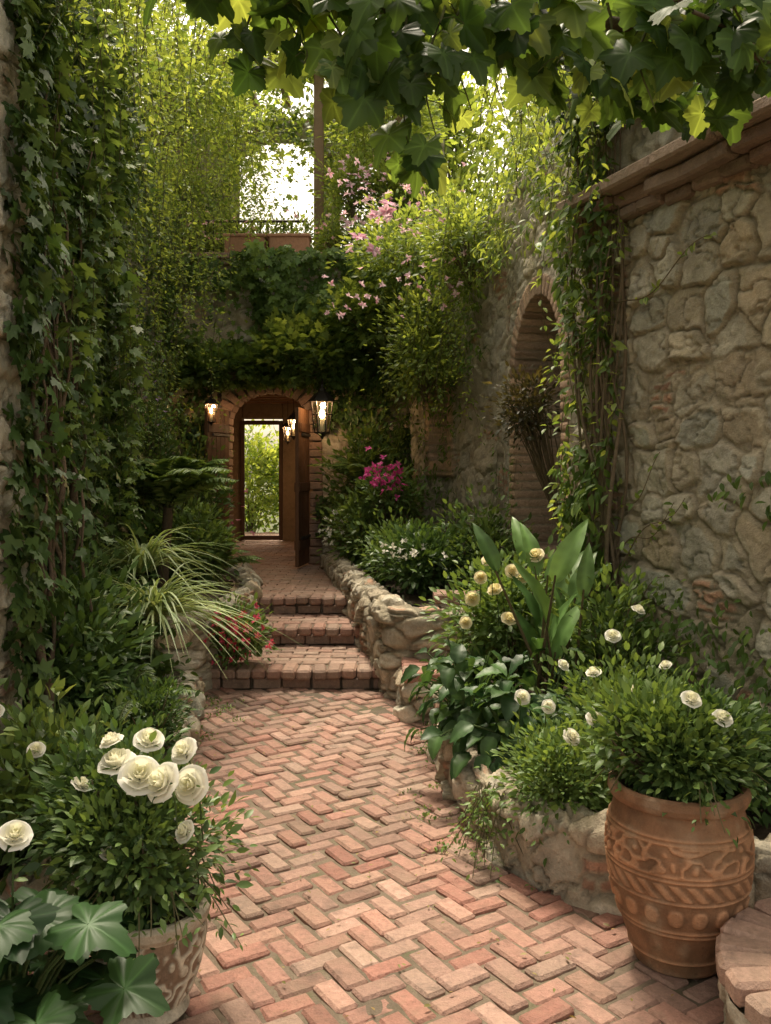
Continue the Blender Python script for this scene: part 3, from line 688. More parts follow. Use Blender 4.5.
b = B(); straps(b, (-1.44, 5.5, .66), 260, .82, .0085, (.15, .23, .09), (.36, .44, .22), up=(.5, 1.45), droop=1.0); straps(b, (-1.68, 6.1, .9), 140, .80, .0085, (.14, .23, .08), (.34, .42, .2), up=(.6, 1.4), droop=1.0)
shrub(b, (-1.46, 5.5, .4), (.12, .12, .25), 20, 20, .06, T_oval, G_dark, G_mid, .06)
fin(b, 'spider_plant')
b = B()
for i in range(28): frond(b, (-1.76+rng.normal(0, .04), 7.2, 1.25), rng.uniform(0, 2*pi), rng.uniform(.7, 1.05), rng.uniform(.9, 1.5), .18, G_mid, G_light, droop=.9)
b.tube([(-1.85, 7.3, .5), (-1.76, 7.2, 1.3)], [.05, .04], 2, (.12, .09, .06), 8); fin(b, 'palm')
b = B()
for i in range(22): frond(b, (-1.38+rng.normal(0, .04), 4.7, .3), rng.uniform(0, 2*pi), rng.uniform(.35, .6), rng.uniform(.5, 1.3), .09, G_dark, G_light, droop=.9)
for i in range(18): frond(b, (-1.6+rng.normal(0, .04), 8.3, .65), rng.uniform(0, 2*pi), rng.uniform(.4, .7), rng.uniform(.6, 1.3), .11, G_mid, G_light, droop=.9)
fin(b, 'fern')
b = B(); shrub(b, (-1.66, 4.7, .55), (.3, .45, .42), 90, 32, .075, T_oval, G_dark, G_mid, .08); shrub(b, (-1.75, 5.6, .6), (.25, .4, .4), 60, 30, .07, T_oval, G_dark, G_mid, .08); fin(b, 'laurel_shrub', M_glossy)
b = B(); shrub(b, (-1.22, 4.5, .30), (.2, .3, .24), 80, 36, .035, T_oval, G_dark, G_mid, .045); fin(b, 'boxwood_shrub')
b = B(); shrub(b, (-1.30, 3.5, .28), (.26, .5, .34), 90, 32, .06, T_oval, G_dark, G_light, .07)
for i in range(9):
    P = A_([-1.25, 3.35, .55])+rng.normal(0, .14, 3)*A_([1, 1, .5]); b.tube([P-A_([0, 0, .3]), P+A_([.01, 0, .15])], [.004, .002], 2, (.1, .15, .04), 4); b.leaves(T_oval, P[None]+rng.normal(0, .03, (8, 3))+A_([0, 0, .1]), rnd(8)+A_([0, 0, .5]), rnd(8)+A_([0, 0, 1]), .07, 0, gcol(8, G_mid, G_yel))
for p in ((-1.22, 3.1, .62), (-1.45, 3.3, .7)): rose(b, p, .024, WHITE, (.2, -.6, .7))
fin(b, 'rose_shrub', M_glossy)
b = B(); shrub(b, (-1.12, 6.62, .38), (.20, .18, .18), 60, 26, .05, T_oval, G_mid, G_light, .06)
P = A_([-1.10, 6.46, .43])+rng.normal(0, 1, (75, 3))*A_([.11, .06, .085]); blooms(b, P, .034, (.60, .04, .06), (.75, .16, .26)); fin(b, 'geranium')
b = B()
for (c, r, cl, ch_) in (((-1.75, 8.2, .9), (.3, .4, .35), G_mid, G_light), ((-1.95, 9.1, 1.1), (.34, .5, .55), G_dark, G_mid), ((-2.2, 10.2, 1.2), (.25, .5, .8), G_dark, G_light), ((-2.25, 8.4, 1.5), (.3, .6, .7), G_dark, G_mid)):
    shrub(b, c, r, 80, 30, .07, T_oval, cl, ch_, .08)
blooms(b, A_([-1.65, 9.3, 1.0])+rng.normal(0, .15, (14, 3)), .035, (.6, .1, .2), (.7, .4, .45)); fin(b, 'hydrangea_shrub')
b = B()
for i in range(40): strand(b, (-2.0+rng.uniform(-.2, .15), rng.uniform(6.3, 8), rng.uniform(2.0, 3.2)), rng.uniform(.5, 1.3), .05, T_dia, G_mid, G_light, .02)
blooms(b, np.stack([rng.uniform(-2.3, -1.95, 30), rng.uniform(6.5, 8.5, 30), rng.uniform(1.8, 2.9, 30)], -1), .03, (.35, .2, .45), (.6, .5, .6)); fin(b, 'wisteria')

# ---------------------------------------------------------------- back planting
b = B()
dd = lambda u, z: 1-.93*((u > 2.1) & (u < 3.2) & (z > 3.15) & (z < 3.8))*1.0
climber(b, (.5, 10.9), (-3, 10.9), 1, 0, 3.5, 2.6, 4.25, 6500, .09, T_ivy, G_mid, G_light, 31, th=.30, puff=.55, dens=lambda u, z: (dd(u, z))*(1-.95*(inarch(.5-u, z, .04))))
climber(b, (.5, 10.9), (-3, 10.9), 1, 0, 1.35, .8, 2.7, 1300, .07, T_ivy, G_dark, G_mid, 35, th=.46, puff=.2)
climber(b, (.5, 10.9), (-3, 10.9), 1, 2.6, 3.5, .8, 2.7, 900, .07, T_ivy, G_dark, G_mid, 37, th=.36, puff=.15)
shrub(b, (-.9, 10.45, 3.0), (.7, .4, .28), 70, 32, .085, T_ivy, G_mid, G_yel, .1); shrub(b, (-1.9, 10.5, 2.8), (.6, .35, .14), 50, 30, .08, T_ivy, G_mid, G_light, .08)
shrub(b, (-.1, 10.3, 3.4), (.55, .5, .35), 70, 32, .08, T_ivy, G_mid, G_yel, .1)
for i in range(40): strand(b, (rng.uniform(-2.7, .2), 10.5, rng.uniform(2.7, 3.3)), rng.uniform(.15, .5), .06, T_ivy, G_mid, G_light, .03)
fin(b, 'climbing_vine', M_leafT)
b = B()
for x in np.arange(-2.8, .5, .42): shrub(b, (x, 11.45, 4.55), (.26, .25, .26), 30, 30, .06, T_oval, G_mid, G_yel, .08)
for x in (-2.7, -.45, .0, .4): shrub(b, (x, 11.6, 5.0+rng.uniform(0, .3)), (.3, .3, .4), 44, 30, .07, T_oval, G_mid, G_yel, .1)
blooms(b, np.stack([rng.uniform(-2.6, .4, 50), rng.uniform(11.0, 11.3, 50), rng.uniform(4.4, 4.85, 50)], -1), .045, (.8, .35, .45), (.85, .65, .65))
blooms(b, np.stack([rng.uniform(-.6, .5, 60), rng.uniform(11.0, 11.3, 60), rng.uniform(4.6, 5.6, 60)], -1), .06, (.78, .42, .55), (.86, .68, .72)); fin(b, 'balcony_flowers', M_leafT)
b = B()
for x in (-1.75, -1.2): b.boxes([(x, 11.12, 4.39)], (.25, .12, .12), np.eye(3), .02, 0, (.38, .2, .12)); b.boxes([(x, 11.12, 4.51)], (.27, .14, .02), np.eye(3), .01, 0, (.4, .21, .13))
b.build('terracotta_planter_box', [M_terra])
b = B()
shrub(b, (-2.7, 12.3, 6.9), (.8, 1.0, .5), 70, 34, .1, T_oval, G_light, G_yel, .18); shrub(b, (.0, 12.3, 6.5), (.8, 1.0, .7), 90, 34, .1, T_oval, G_light, G_yel, .18); shrub(b, (-1.3, 11.9, 7.15), (.8, .6, .25), 50, 34, .1, T_oval, G_light, G_yel, .15)
for i in range(120): strand(b, (rng.choice([-2.6, -2.0, -.6, -.1])+rng.normal(0, .3), rng.uniform(11.2, 12.6), rng.uniform(5.7, 7)), rng.uniform(.5, 1.9), .08, T_dia, G_mid, G_yel, .028, sway=.15)
climber(b, (.9, 13.5), (-3.4, 13.5), 1, 0, 4.3, 4.2, 7.1, 2200, .11, T_ivy, G_mid, G_yel, 71, th=.42, puff=.3, dens=lambda u, z: 1-.9*up_open(u, z))
fin(b, 'pergola_vine', M_leafT)
def tree(name, base, h, crown, nc, per, ls, ca, cb, seed):
    b = B(); base = A_(base, float); q = np.linspace(0, 1, 12)
    b.tube(base+np.stack([.2*np.sin(q*3+seed), .15*np.cos(q*2+seed), q*h*.75], -1), np.linspace(.2, .06, 12), 2, (.12, .09, .06), 9)
    for (dx, dy, dz, r) in crown: shrub(b, base+A_([dx, dy, dz]), (r, r, r*.75), nc, per, ls, T_dia, ca, cb, .28, base=base+A_([0, 0, h*.5]), stemr=.02)
    fin(b, name, M_leafT)
tree('tree', (-4.6, 17, 0), 8, [(0, 0, 7, 1.6), (1.2, .5, 8.2, 1.1), (-1.4, 0, 6, 1.6), (.8, -.4, 5.0, 1.1)], 80, 34, .17, G_light, G_yel, 1)
tree('tree', (1.2, 17, 0), 8, [(0, 0, 6.6, 1.4), (-.2, .5, 8.4, 1.1), (1.8, 0, 5.6, 1.6), (2.2, 0, 8.0, 1.4), (-.9, 0, 5.2, .7)], 80, 34, .17, G_light, G_yel, 2)
tree('tree', (4.8, 13, 0), 7, [(0, 0, 6.0, 1.6), (-1.2, .5, 7, 1.3), (-2.0, -1, 5.2, 1.1)], 80, 34, .15, G_mid, G_yel, 3)
b = B()
for x in np.arange(-5, 2, .8): shrub(b, (x, 17.2+rng.uniform(-.3, .3), 1.3), (.6, .5, 1.2), 70, 30, .12, T_dia, (.12, .22, .05), (.42, .52, .16), .16)
fin(b, 'garden_hedge', M_leafT)

# ---------------------------------------------------------------- right side planting
B0, B1, B2_ = (1.47, 5.55), (1.12, 8.0), (.25, 11.1)
b = B()
shrub(b, (-.25, 10.1, 1.35), (.34, .45, .8), 110, 32, .08, T_oval, G_mid, G_light, .1); shrub(b, (-.2, 9.2, .95), (.28, .4, .4), 70, 30, .07, T_oval, G_mid, G_light, .08)
for i in range(16): frond(b, (-.22, 9.6, 1.45), rng.uniform(0, 2*pi), rng.uniform(.5, .8), rng.uniform(.6, 1.4), .14, G_mid, G_yel)
blooms(b, A_([-.52, 9.4, 1.0])+rng.normal(0, .09, (22, 3)), .04, WHITE, WHITE); fin(b, 'garden_shrub')
b = B(); cc = shrub(b, (.05, 9.0, 1.35), (.3, .3, .3), 50, 28, .06, T_oval, G_mid, G_light, .07, base=(.1, 9.1, .6))
blooms(b, A_([-.02, 8.75, 1.54])+rng.normal(0, 1, (46, 3))*A_([.11, .1, .10]), .045, (.6, .03, .25), (.8, .14, .42)); fin(b, 'bougainvillea')
b = B(); shrub(b, (.32, 7.3, .84), (.34, .45, .2), 100, 30, .065, T_oval, G_dark, G_mid, .07); shrub(b, (.1, 8.2, .85), (.3, .4, .22), 60, 30, .06, T_oval, G_mid, G_light, .07); shrub(b, (.8, 7.3, .95), (.28, .5, .35), 70, 30, .06, T_oval, G_dark, G_light, .08)
blooms(b, A_([.16, 6.95, .98])+rng.normal(0, 1, (14, 3))*A_([.14, .1, .05]), .035, WHITE, WHITE); fin(b, 'gardenia_shrub', M_glossy)
b = B()
climber(b, B0, B1, 1, 0, 2.5, 3.25, 4.4, 1800, .07, T_oval, G_mid, G_yel, 41, th=.38, puff=.4, mat=0)
climber(b, B1, B2_, 1, .3, 3.3, 2.5, 4.3, 4400, .07, T_oval, G_mid, G_yel, 43, th=.38, puff=.55)
climber(b, B1, B2_, 1, .9, 3.3, .7, 2.7, 1700, .06, T_oval, G_mid, G_light, 45, th=.5, puff=.35)
shrub(b, (.80, 8.4, 3.75), (.45, .6, .4), 80, 34, .06, T_oval, G_mid, G_yel, .12); shrub(b, (.40, 9.1, 2.9), (.34, .6, .6), 90, 34, .06, T_oval, G_mid, G_yel, .12)
shrub(b, (.25, 9.8, 4.0), (.7, .7, .4), 90, 34, .07, T_oval, G_mid, G_yel, .14)
for i in range(60):
    y = rng.uniform(7.8, 9.8); x = 1.0-.3*(y-7.6)+rng.uniform(-.4, .0); strand(b, (x, y, rng.uniform(2.7, 4.2)), rng.uniform(.4, 1.1), .06, T_oval, G_mid, G_yel, .028, sway=.14)
PK = A_([[0.0, 9.0, 4.2], [.03, 8.9, 4.3], [-.07, 9, 4.22], [-.28, 9, 3.95], [.5, 8.4, 3.35], [-.1, 9, 3.8]]); blooms(b, PK+rng.normal(0, .03, (6, 3)), .10, (.78, .40, .55), (.86, .62, .7), npet=14)
blooms(b, np.stack([rng.uniform(-.6, .8, 90), rng.uniform(8.0, 8.8, 90), rng.uniform(3.1, 4.5, 90)], -1), .045, (.78, .42, .52), (.88, .7, .72)); fin(b, 'climbing_rose', M_leafT)
b = B()
shrub(b, (1.12, 7.0, 2.1), (.16, .3, .3), 45, 26, .05, T_oval, (.05, .055, .03), (.12, .10, .04), .07, base=(1.35, 6.9, 1.2))
for i in range(10): y = rng.uniform(7.6, 8.3); strand(b, (1.3-.15*(y-6.5), y, rng.uniform(1.5, 2.0)), rng.uniform(.4, .9), .05, T_oval, G_mid, G_light, .028)
fin(b, 'trailing_creeper')
b = B()
A0n, A1n = A_(A0), A_(A1); LnA = np.linalg.norm(A1n-A0n)
climber(b, A0, A1, 1, LnA-.45, LnA+.06, .3, 4.4, 1600, .085, T_oval, G_mid, G_light, 51, th=.44, puff=.24)
climber(b, A0, A1, 1, 0, LnA, 3.6, 4.6, 1900, .095, T_ivy, G_dark, G_mid, 53, th=.42, puff=.35)
climber(b, A0, A1, 1, LnA-1.7, LnA-.4, .2, 1.6, 600, .06, T_oval, G_mid, G_light, 57, th=.48, puff=.2)
for i in range(26):
    s_ = LnA-rng.uniform(-.02, .55); p = A0n+(A1n-A0n)/LnA*s_+nn_*rng.uniform(.08, .26); strand(b, (p[0], p[1], rng.uniform(1.5, 4.2)), rng.uniform(.5, 1.4), .075, T_oval, G_mid, G_yel, .034, sway=.13)
for i in range(16):
    s_ = LnA-rng.uniform(0, .5); p = A0n+(A1n-A0n)/LnA*s_+nn_*.1; q = np.linspace(0, 1, 30); ph = rng.uniform(0, 6, 2); am = rng.uniform(.02, .08)
    b.tube(np.stack([p[0]+am*np.sin(q*8+ph[0]), p[1]+am*np.cos(q*7+ph[1]), .3+q*rng.uniform(2.5, 4)], -1), np.linspace(rng.uniform(.01, .02), .005, 30), 2, (.2, .15, .1), 6)
for i in range(6):
    s_ = LnA-.45; p = A0n+(A1n-A0n)/LnA*s_+nn_*.1; q = np.linspace(0, 1, 24); Lx = rng.uniform(.3, .9); z0_ = rng.uniform(.6, 2.6)
    dA = (A1n-A0n)/LnA; P = np.stack([p[0]-dA[0]*Lx*q, p[1]-dA[1]*Lx*q, z0_+q*rng.uniform(-.1, .5)+.05*np.sin(q*7+i)], -1); b.tube(P, np.linspace(.005, .002, 24), 2, (.2, .15, .09), 5)
    m = int(Lx*26); t = rng.random(m); pos = np.stack([np.interp(t, q, P[:, k]) for k in range(3)], -1); b.leaves(T_oval, pos, rnd(m)+A_([-.3, -.3, -.4]), rnd(m)*.5+A_([-.8, -.5, .4]), rng.uniform(.03, .065, m), 0, gcol(m, G_mid, G_yel))
fin(b, 'climbing_vine', M_leafT)

b = B()
cc = shrub(b, (.72, 5.35, .70), (.34, .38, .36), 120, 30, .055, T_oval, G_mid, G_light, .08, base=(.75, 5.4, .2))
for p in ((.53, 4.95, 1.0), (.62, 5.0, .92), (.70, 4.9, 1.04), (.66, 4.75, .80), (.78, 5.1, .98), (.5, 5.1, .86), (.58, 4.9, 1.1), (.45, 5.0, .74), (.84, 4.95, 1.12)): rose(b, p, rng.uniform(.028, .040), CREAM, rnd(1)[0]*.5+A_([0, -.7, .7]))
fin(b, 'rose_shrub')
b = B()
for i in range(17):
    a = rng.uniform(0, 2*pi); el = rng.uniform(.9, 1.5); d = A_([cos(a)*cos(el), sin(a)*cos(el), sin(el)]); st_ = A_([.88, 4.75, .28])+rng.normal(0, .06, 3)*A_([1, 1, .3]); L_ = rng.uniform(.1, .72)
    top_ = st_+A_([0, 0, .2])+d*L_
    b.tube([st_, (st_+top_)/2, top_], [.011, .009, .005], 2, (.13, .10, .05), 6)
    b.leaves(T_canna, [top_-d*.05], [d+A_([0, 0, .5])+rng.normal(0, .15, 3)], [A_([0, -.4, .8])-d*.5+rng.normal(0, .4, 3)], rng.uniform(.28, .42), 0, gcol(1, (.065, .14, .04), (.13, .23, .065)))
fin(b, 'canna_lily', M_glossy)
b = B()
for (c, n, R_) in (((.43, 4.45, .27), 120, .36), ((.60, 4.15, .27), 90, .32), ((.42, 5.0, .30), 90, .32), ((.80, 4.5, .3), 60, .36)):
    c = A_(c); a = rng.uniform(0, 2*pi, n); el = rng.uniform(.0, 1.4, n); d = np.stack([np.cos(a)*np.cos(el), np.sin(a)*np.cos(el), np.sin(el)], -1)
    P = c+d*rng.uniform(.10, R_, (n, 1))*A_([.85, .9, 1.25])
    b.leaves(T_hosta, P, d*A_([1, 1, .3])+A_([0, 0, -.4])+rng.normal(0, .25, (n, 3)), A_([0, -.1, 1.])+d*.8+rng.normal(0, .25, (n, 3)), rng.uniform(.08, .145, n), 0, gcol(n, (.03, .072, .025), (.07, .135, .042)))
    for i in range(0, n, 3): b.tube([c-A_([0, 0, .06]), (c+P[i])/2+A_([0, 0, .04]), P[i]], .004, 2, (.08, .14, .04), 4)
fin(b, 'hosta')
b = B(); shrub(b, (.74, 3.60, .36), (.26, .25, .17), 100, 36, .034, T_oval, G_mid, G_light, .055, base=(.8, 3.65, .2)); shrub(b, (1.05, 4.0, .44), (.33, .4, .26), 100, 34, .045, T_oval, G_dark, G_light, .07, base=(1.05, 4.0, .2))
shrub(b, (1.45, 3.7, .42), (.4, .4, .22), 100, 32, .045, T_oval, G_dark, G_mid, .07, base=(1.4, 3.7, .2)); shrub(b, (1.2, 4.8, .55), (.28, .5, .42), 90, 30, .055, T_oval, G_dark, G_light, .08, base=(1.2, 4.8, .2))
for p in ((.66, 3.6, .64), (.72, 3.45, .56), (.88, 3.75, .74), (1.05, 4.1, .83), (1.0, 3.6, .70), (.6, 3.9, .60), (1.25, 4.4, .9), (.80, 4.0, .72), (1.2, 3.8, .76), (.92, 3.5, .6)): rose(b, p, rng.uniform(.02, .03), WHITE, rnd(1)[0]*.5+A_([0, -.6, .8]))
fin(b, 'rose_shrub')
b = B()
for i in range(16):
    a = rng.uniform(pi*.7, pi*1.75); strand(b, (.40+rng.uniform(-.03, .08), 3.62+rng.uniform(-.05, .1), .30), rng.uniform(.2, .3), .035, T_oval, G_mid, G_light, .012, sway=.04, drift=(cos(a)*.15, sin(a)*.16), spread=.9)
fin(b, 'trailing_creeper')
b = B()
for i in range(70):
    y = rng.uniform(2.4, 6.3); x = (-1.12 if rng.random() < .5 else (.22 if y > 4 else .3+.6*max(0, (3.9-y))))+rng.normal(0, .07)
    if x > .25 and y < 3.2: x = rng.uniform(-1.1, -.9)
    m = rng.integers(8, 26); b.leaves(T_oval, A_([x, y, .0])+rng.normal(0, 1, (m, 3))*A_([.03, .03, .006]), rnd(m)+A_([0, 0, .7]), rnd(m)+A_([0, 0, 1]), rng.uniform(.010, .03, m), 0, gcol(m, G_mid, G_light))
fin(b, 'weeds')

# ---------------------------------------------------------------- pots
def zigprof(pts, n=120):
    pts = A_(pts, float); s_ = np.concatenate([[0], np.cumsum(np.linalg.norm(np.diff(pts, axis=0), axis=1))]); t = np.linspace(0, s_[-1], n)
    return np.stack([np.interp(t, s_, pts[:, 0]), np.interp(t, s_, pts[:, 1])], -1)
pot = empty('terracotta_pot'); b = B()
bp = []
for t in np.linspace(0, 1, 30): bp.append((.140+.090*sin(pi*.5*min(1, t/.70))**1.1-(.030*((t-.70)/.30)**2 if t > .70 else 0), .52*t))
prof = [(0, .0), (.14, 0)]+bp+[(.203, .525), (.218, .53), (.226, .55), (.223, .572), (.212, .58), (.195, .575), (.19, .54), (.19, .50), (0, .5)]
def potfn(TH, R, Z):
    out = (R > .13) & (Z > .01) & (Z < .52)
    rel = R*0
    for zz_ in (.05, .15, .165, .265, .335, .35, .445, .46): rel = rel+.006*np.exp(-((Z-zz_)/.0045)**2)
    f = fbm(TH*3.5, Z*24, 0, 31, 2); scr = 1-np.abs(2*((f*3.2) % 1)-1)
    band = ((Z > .355) & (Z < .44))*1.0
    rel = rel+.007*sm(.45, .75, scr)*band
    pet = np.abs(np.sin(9*TH))*np.sin(pi*np.clip((Z-.17)/.09, 0, 1)); rel = rel+.007*sm(.45, .7, pet)*((Z > .17) & (Z < .26))
    pet2 = sm(.5, .8, np.abs(np.sin(14*TH+Z*60))); rel = rel+.005*pet2*((Z > .275) & (Z < .325))
    rel0 = rel; rel = rel+.005*fbm(TH*2, Z*6, 0, 4)
    c = A_([.35, .185, .10])*(.6+.8*fbm(TH*3, Z*12, 1, 2))[..., None]; c = c*(.66+.6*np.clip(rel0/.006, 0, 1))[..., None]
    wh = sm(.55, .75, fbm(TH*2.2, Z*9, 3, 12))[..., None]*.4; c = c*(1-wh)+A_([.36, .29, .2])*wh
    return np.where(out, R+rel-.003, R), c
b.lathe(zigprof(prof, 320), (0, 0, 0), 0, (.33, .18, .1), 300, potfn); o_ = b.build('pot_body', [M_terra], pot)
b = B(); b.lathe([(0, .512), (.188, .51)], (0, 0, 0), 0, (.05, .035, .02), 24); b.build('potting_soil', [M_soil], pot)
pot.location = (.965, 2.93, 0)
b = B(); shrub(b, (.965, 2.95, .66), (.20, .2, .10), 90, 36, .040, T_oval, G_dark, G_light, .05, base=(.965, 2.93, .5)); shrub(b, (.90, 2.98, .72), (.17, .16, .10), 40, 30, .042, T_oval, G_mid, G_light, .055, base=(.965, 2.93, .5)); shrub(b, (1.1, 3.0, .70), (.14, .14, .1), 30, 30, .04, T_oval, G_dark, G_mid, .05, base=(.965, 2.93, .5))
for i in range(12): a = rng.uniform(0, 2*pi); strand(b, (.965+.2*cos(a), 2.93+.2*sin(a), .64), rng.uniform(.06, .16), .032, T_oval, G_mid, G_light, .012, sway=.03, drift=(.08*cos(a), .08*sin(a)))
for p in ((.98, 2.85, .86), (.72, 3.05, .74), (1.08, 2.85, .80)): rose(b, p, .026, WHITE, (.1, -.6, .8))
fin(b, 'rose_plant')

pot = empty('ornate_stone_pot'); b = B()
prof = [(0, 0), (.10, 0), (.12, .02), (.105, .045), (.13, .09), (.155, .17), (.165, .24), (.16, .27), (.178, .29), (.182, .315), (.17, .325), (.15, .32), (.145, .27), (0, .27)]
def pf2(TH, R, Z):
    out = (R > .1) & (Z > .05) & (Z < .27); f = fbm(TH*3.2, Z*17, 0, 3, 2); scr = 1-np.abs(2*((f*3.4) % 1)-1); q = sm(.35, .7, scr)
    c = A_([.22, .15, .10])*(1-q[..., None])+A_([.55, .49, .38])*q[..., None]; c = c*(.6+.8*fbm(TH*4, Z*20, 0, 6))[..., None]
    c = np.where(out[..., None], c, A_([.5, .44, .34])*(.6+.8*fbm(TH*4, Z*20, 0, 6))[..., None])
    return np.where(out, R+.007*q, R), c
b.lathe(zigprof(prof, 200), (0, 0, 0), 0, (.4, .4, .3), 300, pf2); b.build('pot_body', [M_terra], pot)
b = B(); b.lathe([(0, .285), (.15, .28)], (0, 0, 0), 0, (.05, .035, .02), 24); b.build('potting_soil', [M_soil], pot); pot.location = (-.70, 2.62, 0)
b = B(); shrub(b, (-.74, 2.68, .48), (.21, .21, .18), 100, 34, .040, T_oval, G_dark, G_light, .055, base=(-.7, 2.62, .3)); shrub(b, (-.88, 2.85, .54), (.2, .25, .18), 70, 32, .042, T_oval, G_dark, G_mid, .06, base=(-.7, 2.62, .3))
for p, r in (((-.775, 2.57, .745), .046), ((-.70, 2.53, .725), .050), ((-.625, 2.52, .71), .048), ((-.56, 2.58, .685), .046), ((-.60, 2.66, .755), .036), ((-.71, 2.66, .785), .038), ((-.80, 2.6, .80), .03), ((-.93, 2.7, .64), .026), ((-.575, 2.56, .555), .028), ((-.80, 2.55, .50), .018)):
    rose(b, p, r*.92, WHITE, rnd(1)[0]*.6+A_([.1, -.6, .75]))
for i in range(16): a = rng.uniform(0, 2*pi); strand(b, (-.70+.17*cos(a), 2.62+.17*sin(a), .42), rng.uniform(.06, .17), .036, T_oval, G_mid, G_light, .012, sway=.03, drift=(.1*cos(a), .1*sin(a)))
fin(b, 'rose_plant', M_glossy)
b = B()
for i in range(50):
    a = rng.uniform(0, 2*pi); el = rng.uniform(.1, 1.3); d = A_([cos(a)*cos(el), sin(a)*cos(el), sin(el)]); base = A_([-.98, 2.3, .08]); P = base+d*rng.uniform(.15, .40)+A_([0, 0, .08])
    b.tube([base, (base+P)/2+A_([0, 0, .05]), P], [.005, .004, .003], 2, (.08, .13, .04), 5)
    b.leaves(T_grape[i % 8], [P], [d*A_([1, 1, .2])+A_([0, 0, -.25])], [A_([0, -.35, 1.])+d*.6+rng.normal(0, .15, 3)], rng.uniform(.085, .13), 0, gcol(1, (.022, .058, .02), (.042, .10, .028)))
rose(b, (-.97, 2.32, .64), .034, WHITE, (.3, -.5, .8)); fin(b, 'geranium_plant')

# ---------------------------------------------------------------- foreground overhead grape vine
b = B()
def branch(P, r0, r1):
    C, t = polyline(P, .04); n = len(C); q = np.linspace(0, 1, n); C = C+np.stack([.012*np.sin(t*9), .012*np.cos(t*11), .012*np.sin(t*13)], -1); b.tube(C, np.linspace(r0, r1, n)*(1+.16*np.sin(t*35)), 2, (.12, .09, .06), 8); return C
def gl(P, d, size, ca, cb):
    d = nz(A_(d)); nr = nz(A_([0, -.6, .6])+rng.normal(0, .55, 3)); t = rng.random()
    b.leaves(T_grape[rng.integers(8)], [P], [d], [nr], size, 0, gcol(1, ca, cb, A_([[t]])))
brs = [branch([(2.1, 4.2, 3.9), (1.5, 3.5, 3.35), (.8, 3.1, 3.17), (.1, 3.0, 3.14), (-.5, 2.9, 3.2), (-1.2, 2.9, 3.35)], .030, .014), branch([(2.0, 4.1, 4.0), (1.2, 3.3, 3.45), (.6, 2.8, 3.3), (-.3, 2.7, 3.25)], .02, .01),
       branch([(1.7, 4.6, 3.6), (1.3, 3.8, 3.15), (.9, 3.4, 3.05), (.62, 3.2, 3.1)], .02, .008), branch([(1.9, 4.0, 3.7), (1.5, 3.3, 3.1), (1.25, 3.0, 3.0), (1.0, 2.9, 3.1)], .014, .006)]
for C in brs:
    for k in range(int(len(C)*.8)):
        p = C[rng.integers(len(C))]; d = rnd(1)[0]*A_([1, 1, .6])+A_([0, -.1, -.25]); pe = p+nz(d)*rng.uniform(.05, .14); b.tube([p, (p+pe)/2+A_([0, 0, .02]), pe], .0025, 2, (.1, .13, .04), 4)
        gl(pe, d*A_([1, 1, .3])+A_([0, 0, -.6]), rng.uniform(.07, .14), (.035, .08, .02), G_mid)
shoots = [(-.44, .26, .10), (-.30, .3, 0), (-.18, .34, 0), (-.06, .42, .05), (.03, .50, 0), (.10, .60, .05), (.17, .58, 0), (.26, .42, .05), (.40, .28, 0), (.60, .30, 0), (.75, .34, .1), (.9, .44, .1), (1.0, .26, .1), (1.15, .3, 0), (1.32, .26, .1), (.0, .3, -.2), (1.0, .3, .3), (1.2, .35, .3), (.8, .3, .35), (.55, .25, .3)]
for (x, Ln_, dy) in shoots:
    n = 9; q = np.linspace(0, 1, n); y0_ = 2.95+dy; P = np.stack([x+.04*np.sin(q*5+x*9), y0_+.05*np.cos(q*4+x*7), 3.22-Ln_*q*.92], -1); b.tube(P, np.linspace(.006, .002, n), 2, (.12, .13, .05), 5)
    for k in range(int(Ln_/.05)+2):
        p = P[rng.integers(n)]; a = rng.uniform(0, 2*pi); d = A_([cos(a), sin(a), -.3]); pe = p+nz(d)*rng.uniform(.04, .1); b.tube([p, (p+pe)/2+A_([0, 0, .015]), pe], .002, 2, (.12, .14, .05), 4)
        gl(pe, A_([cos(a)*.6, sin(a)*.5, -.9]), rng.uniform(.055, .12), (.035, .08, .02) if rng.random() < .6 else G_mid, G_mid if rng.random() < .6 else G_yel)
b.build('grape_vine', [M_leafT, M_petal, M_bark])
b = B()
for i in range(70):
    y = rng.uniform(3.6, 5.4); x = rng.uniform(.45, 1.05)*y/4.2; strand(b, (x, y, 3.4+.25*(y-3.6)+rng.uniform(0, .5)), rng.uniform(.3, .9), .06, T_oval, G_mid, G_yel, .028, sway=.14)
for i in range(40):
    y = rng.uniform(3.8, 5.6); x = rng.uniform(-1.55, -.7)*y/4.2; strand(b, (x, y, 3.55+.5*(y-3.8)+rng.uniform(0, .5)), rng.uniform(.3, .9), .055, T_dia, G_mid, G_yel, .025, sway=.12)
for (x0, x1, y, z) in ((.3, 1.6, 4.4, 3.85), (.4, 1.5, 5.1, 4.1), (-1.9, -.7, 4.5, 4.2), (-2, -.8, 5.2, 4.5)):
    q = np.linspace(0, 1, 20); b.tube(np.stack([x0+(x1-x0)*q, y+.1*np.sin(q*6), z+.06*np.sin(q*8)], -1), .009, 2, (.12, .09, .05), 6)
fin(b, 'jasmine_vine', M_leafT)

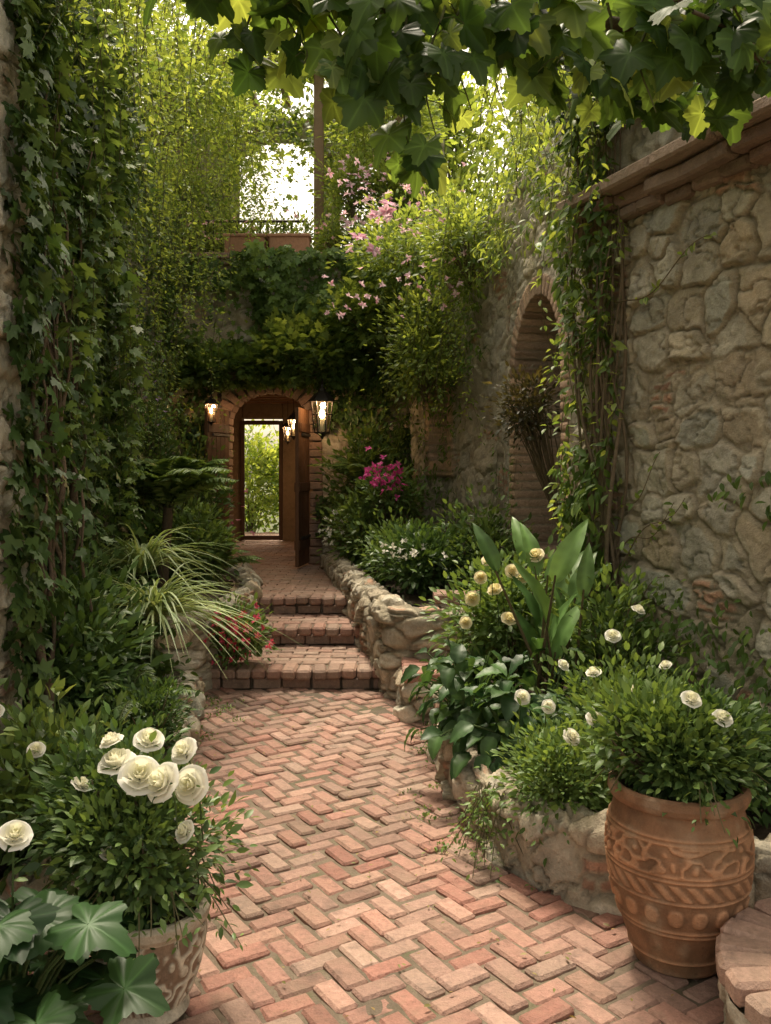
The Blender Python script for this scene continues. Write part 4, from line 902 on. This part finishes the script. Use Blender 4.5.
# ---------------------------------------------------------------- lanterns
def lantern(loc, s_=1.0, wallx=None, power=2.5, hang=False):
    e = empty('wall_lantern' if not hang else 'hanging_lantern'); b = B(); ir = (.03, .025, .02)
    for k in range(6):
        a = k*pi/3; x, y = cos(a), sin(a); b.tube([(x*.06*s_, y*.06*s_, -.13*s_), (x*.09*s_, y*.09*s_, .13*s_)], .006*s_, 0, ir, 4)
    for (r, z) in ((.06, -.13), (.09, .13), (.077, .02)):
        a = np.linspace(0, 2*pi, 13); b.tube(np.stack([r*s_*np.cos(a), r*s_*np.sin(a), a*0+z*s_], -1), .006*s_, 0, ir, 4)
    b.lathe(A_([(.115, .13), (.10, .15), (.05, .2), (.03, .215), (.03, .235), (.012, .245), (.012, .27), (0, .275)])*s_, (0, 0, 0), 0, ir, 6, smooth=False)
    b.lathe(A_([(0, -.19), (.012, -.18), (.015, -.165), (.03, -.15), (.065, -.135), (.065, -.125), (0, -.125)])*s_, (0, 0, 0), 0, ir, 6, smooth=False)
    b.lathe(A_([(.056, -.125), (.085, .128)])*s_, (0, 0, 0), 1, (1, 1, 1), 6, smooth=False)
    b.lathe(A_([(0, -.12), (.016, -.12), (.016, -.02), (0, -.02)])*s_, (0, 0, 0), 3, (.8, .75, .6), 10)
    b.lathe(A_([(0, -.02), (.022, 0), (.03, .025), (.018, .05), (0, .085)])*s_, (0, 0, 0), 2, (1, 1, 1), 10)
    if hang: b.tube([(0, 0, .27*s_), (0, 0, .6*s_)], .004, 0, ir, 4)
    else:
        q = np.linspace(0, 1, 14); b.tube(np.stack([q*0, q*wallx, .27*s_+.11*s_*np.sin(q*pi)], -1), .008*s_, 0, ir, 6); b.boxes([(0, wallx, .22*s_)], (.03*s_, .008, .12*s_), np.eye(3), .003, 0, ir)
    b.build('lantern_body', [M_iron, M_glass, M_glow, M_petal], e)
    l = bpy.data.lights.new('lamp_light', 'POINT'); l.energy = power; l.color = (1, .6, .28); l.shadow_soft_size = .03*s_; lo = bpy.data.objects.new('lamp_light', l); S.collection.objects.link(lo); lo.parent = e; lo.location = (0, 0, .12*s_)
    e.location = loc
lantern((-.74, 10.35, 2.22), 1.4, .58, 14); lantern((-2.04, 10.4, 2.27), .8, .5, 10)
lantern((-1.20, 11.6, 2.15), .85, hang=True, power=20); lantern((-1.42, 12.9, 2.12), .8, hang=True, power=20)

b = B(); n = 420; x = np.where(rng.random(n) < .6, rng.choice([-1.1, .25], n)+rng.normal(0, .25, n), rng.uniform(-1.2, 1.2, n)); y = rng.uniform(2.2, 6.3, n)
k = ~((x > .2) & (y > 3.2)); x, y = x[k], y[k]; n = len(x); a = rng.uniform(0, 2*pi, n)
b.leaves(T_oval, np.stack([x, y, np.full(n, .012)], -1), np.stack([np.cos(a), np.sin(a), a*0], -1), A_([0, 0, 1.])+rng.normal(0, .25, (n, 3)), rng.uniform(.012, .028, n), 0, gcol(n, (.25, .18, .07), (.14, .17, .05)))
fin(b, 'fallen_leaves')
print('DONE', sum(len(o.data.polygons) for o in S.objects if o.type == 'MESH'))
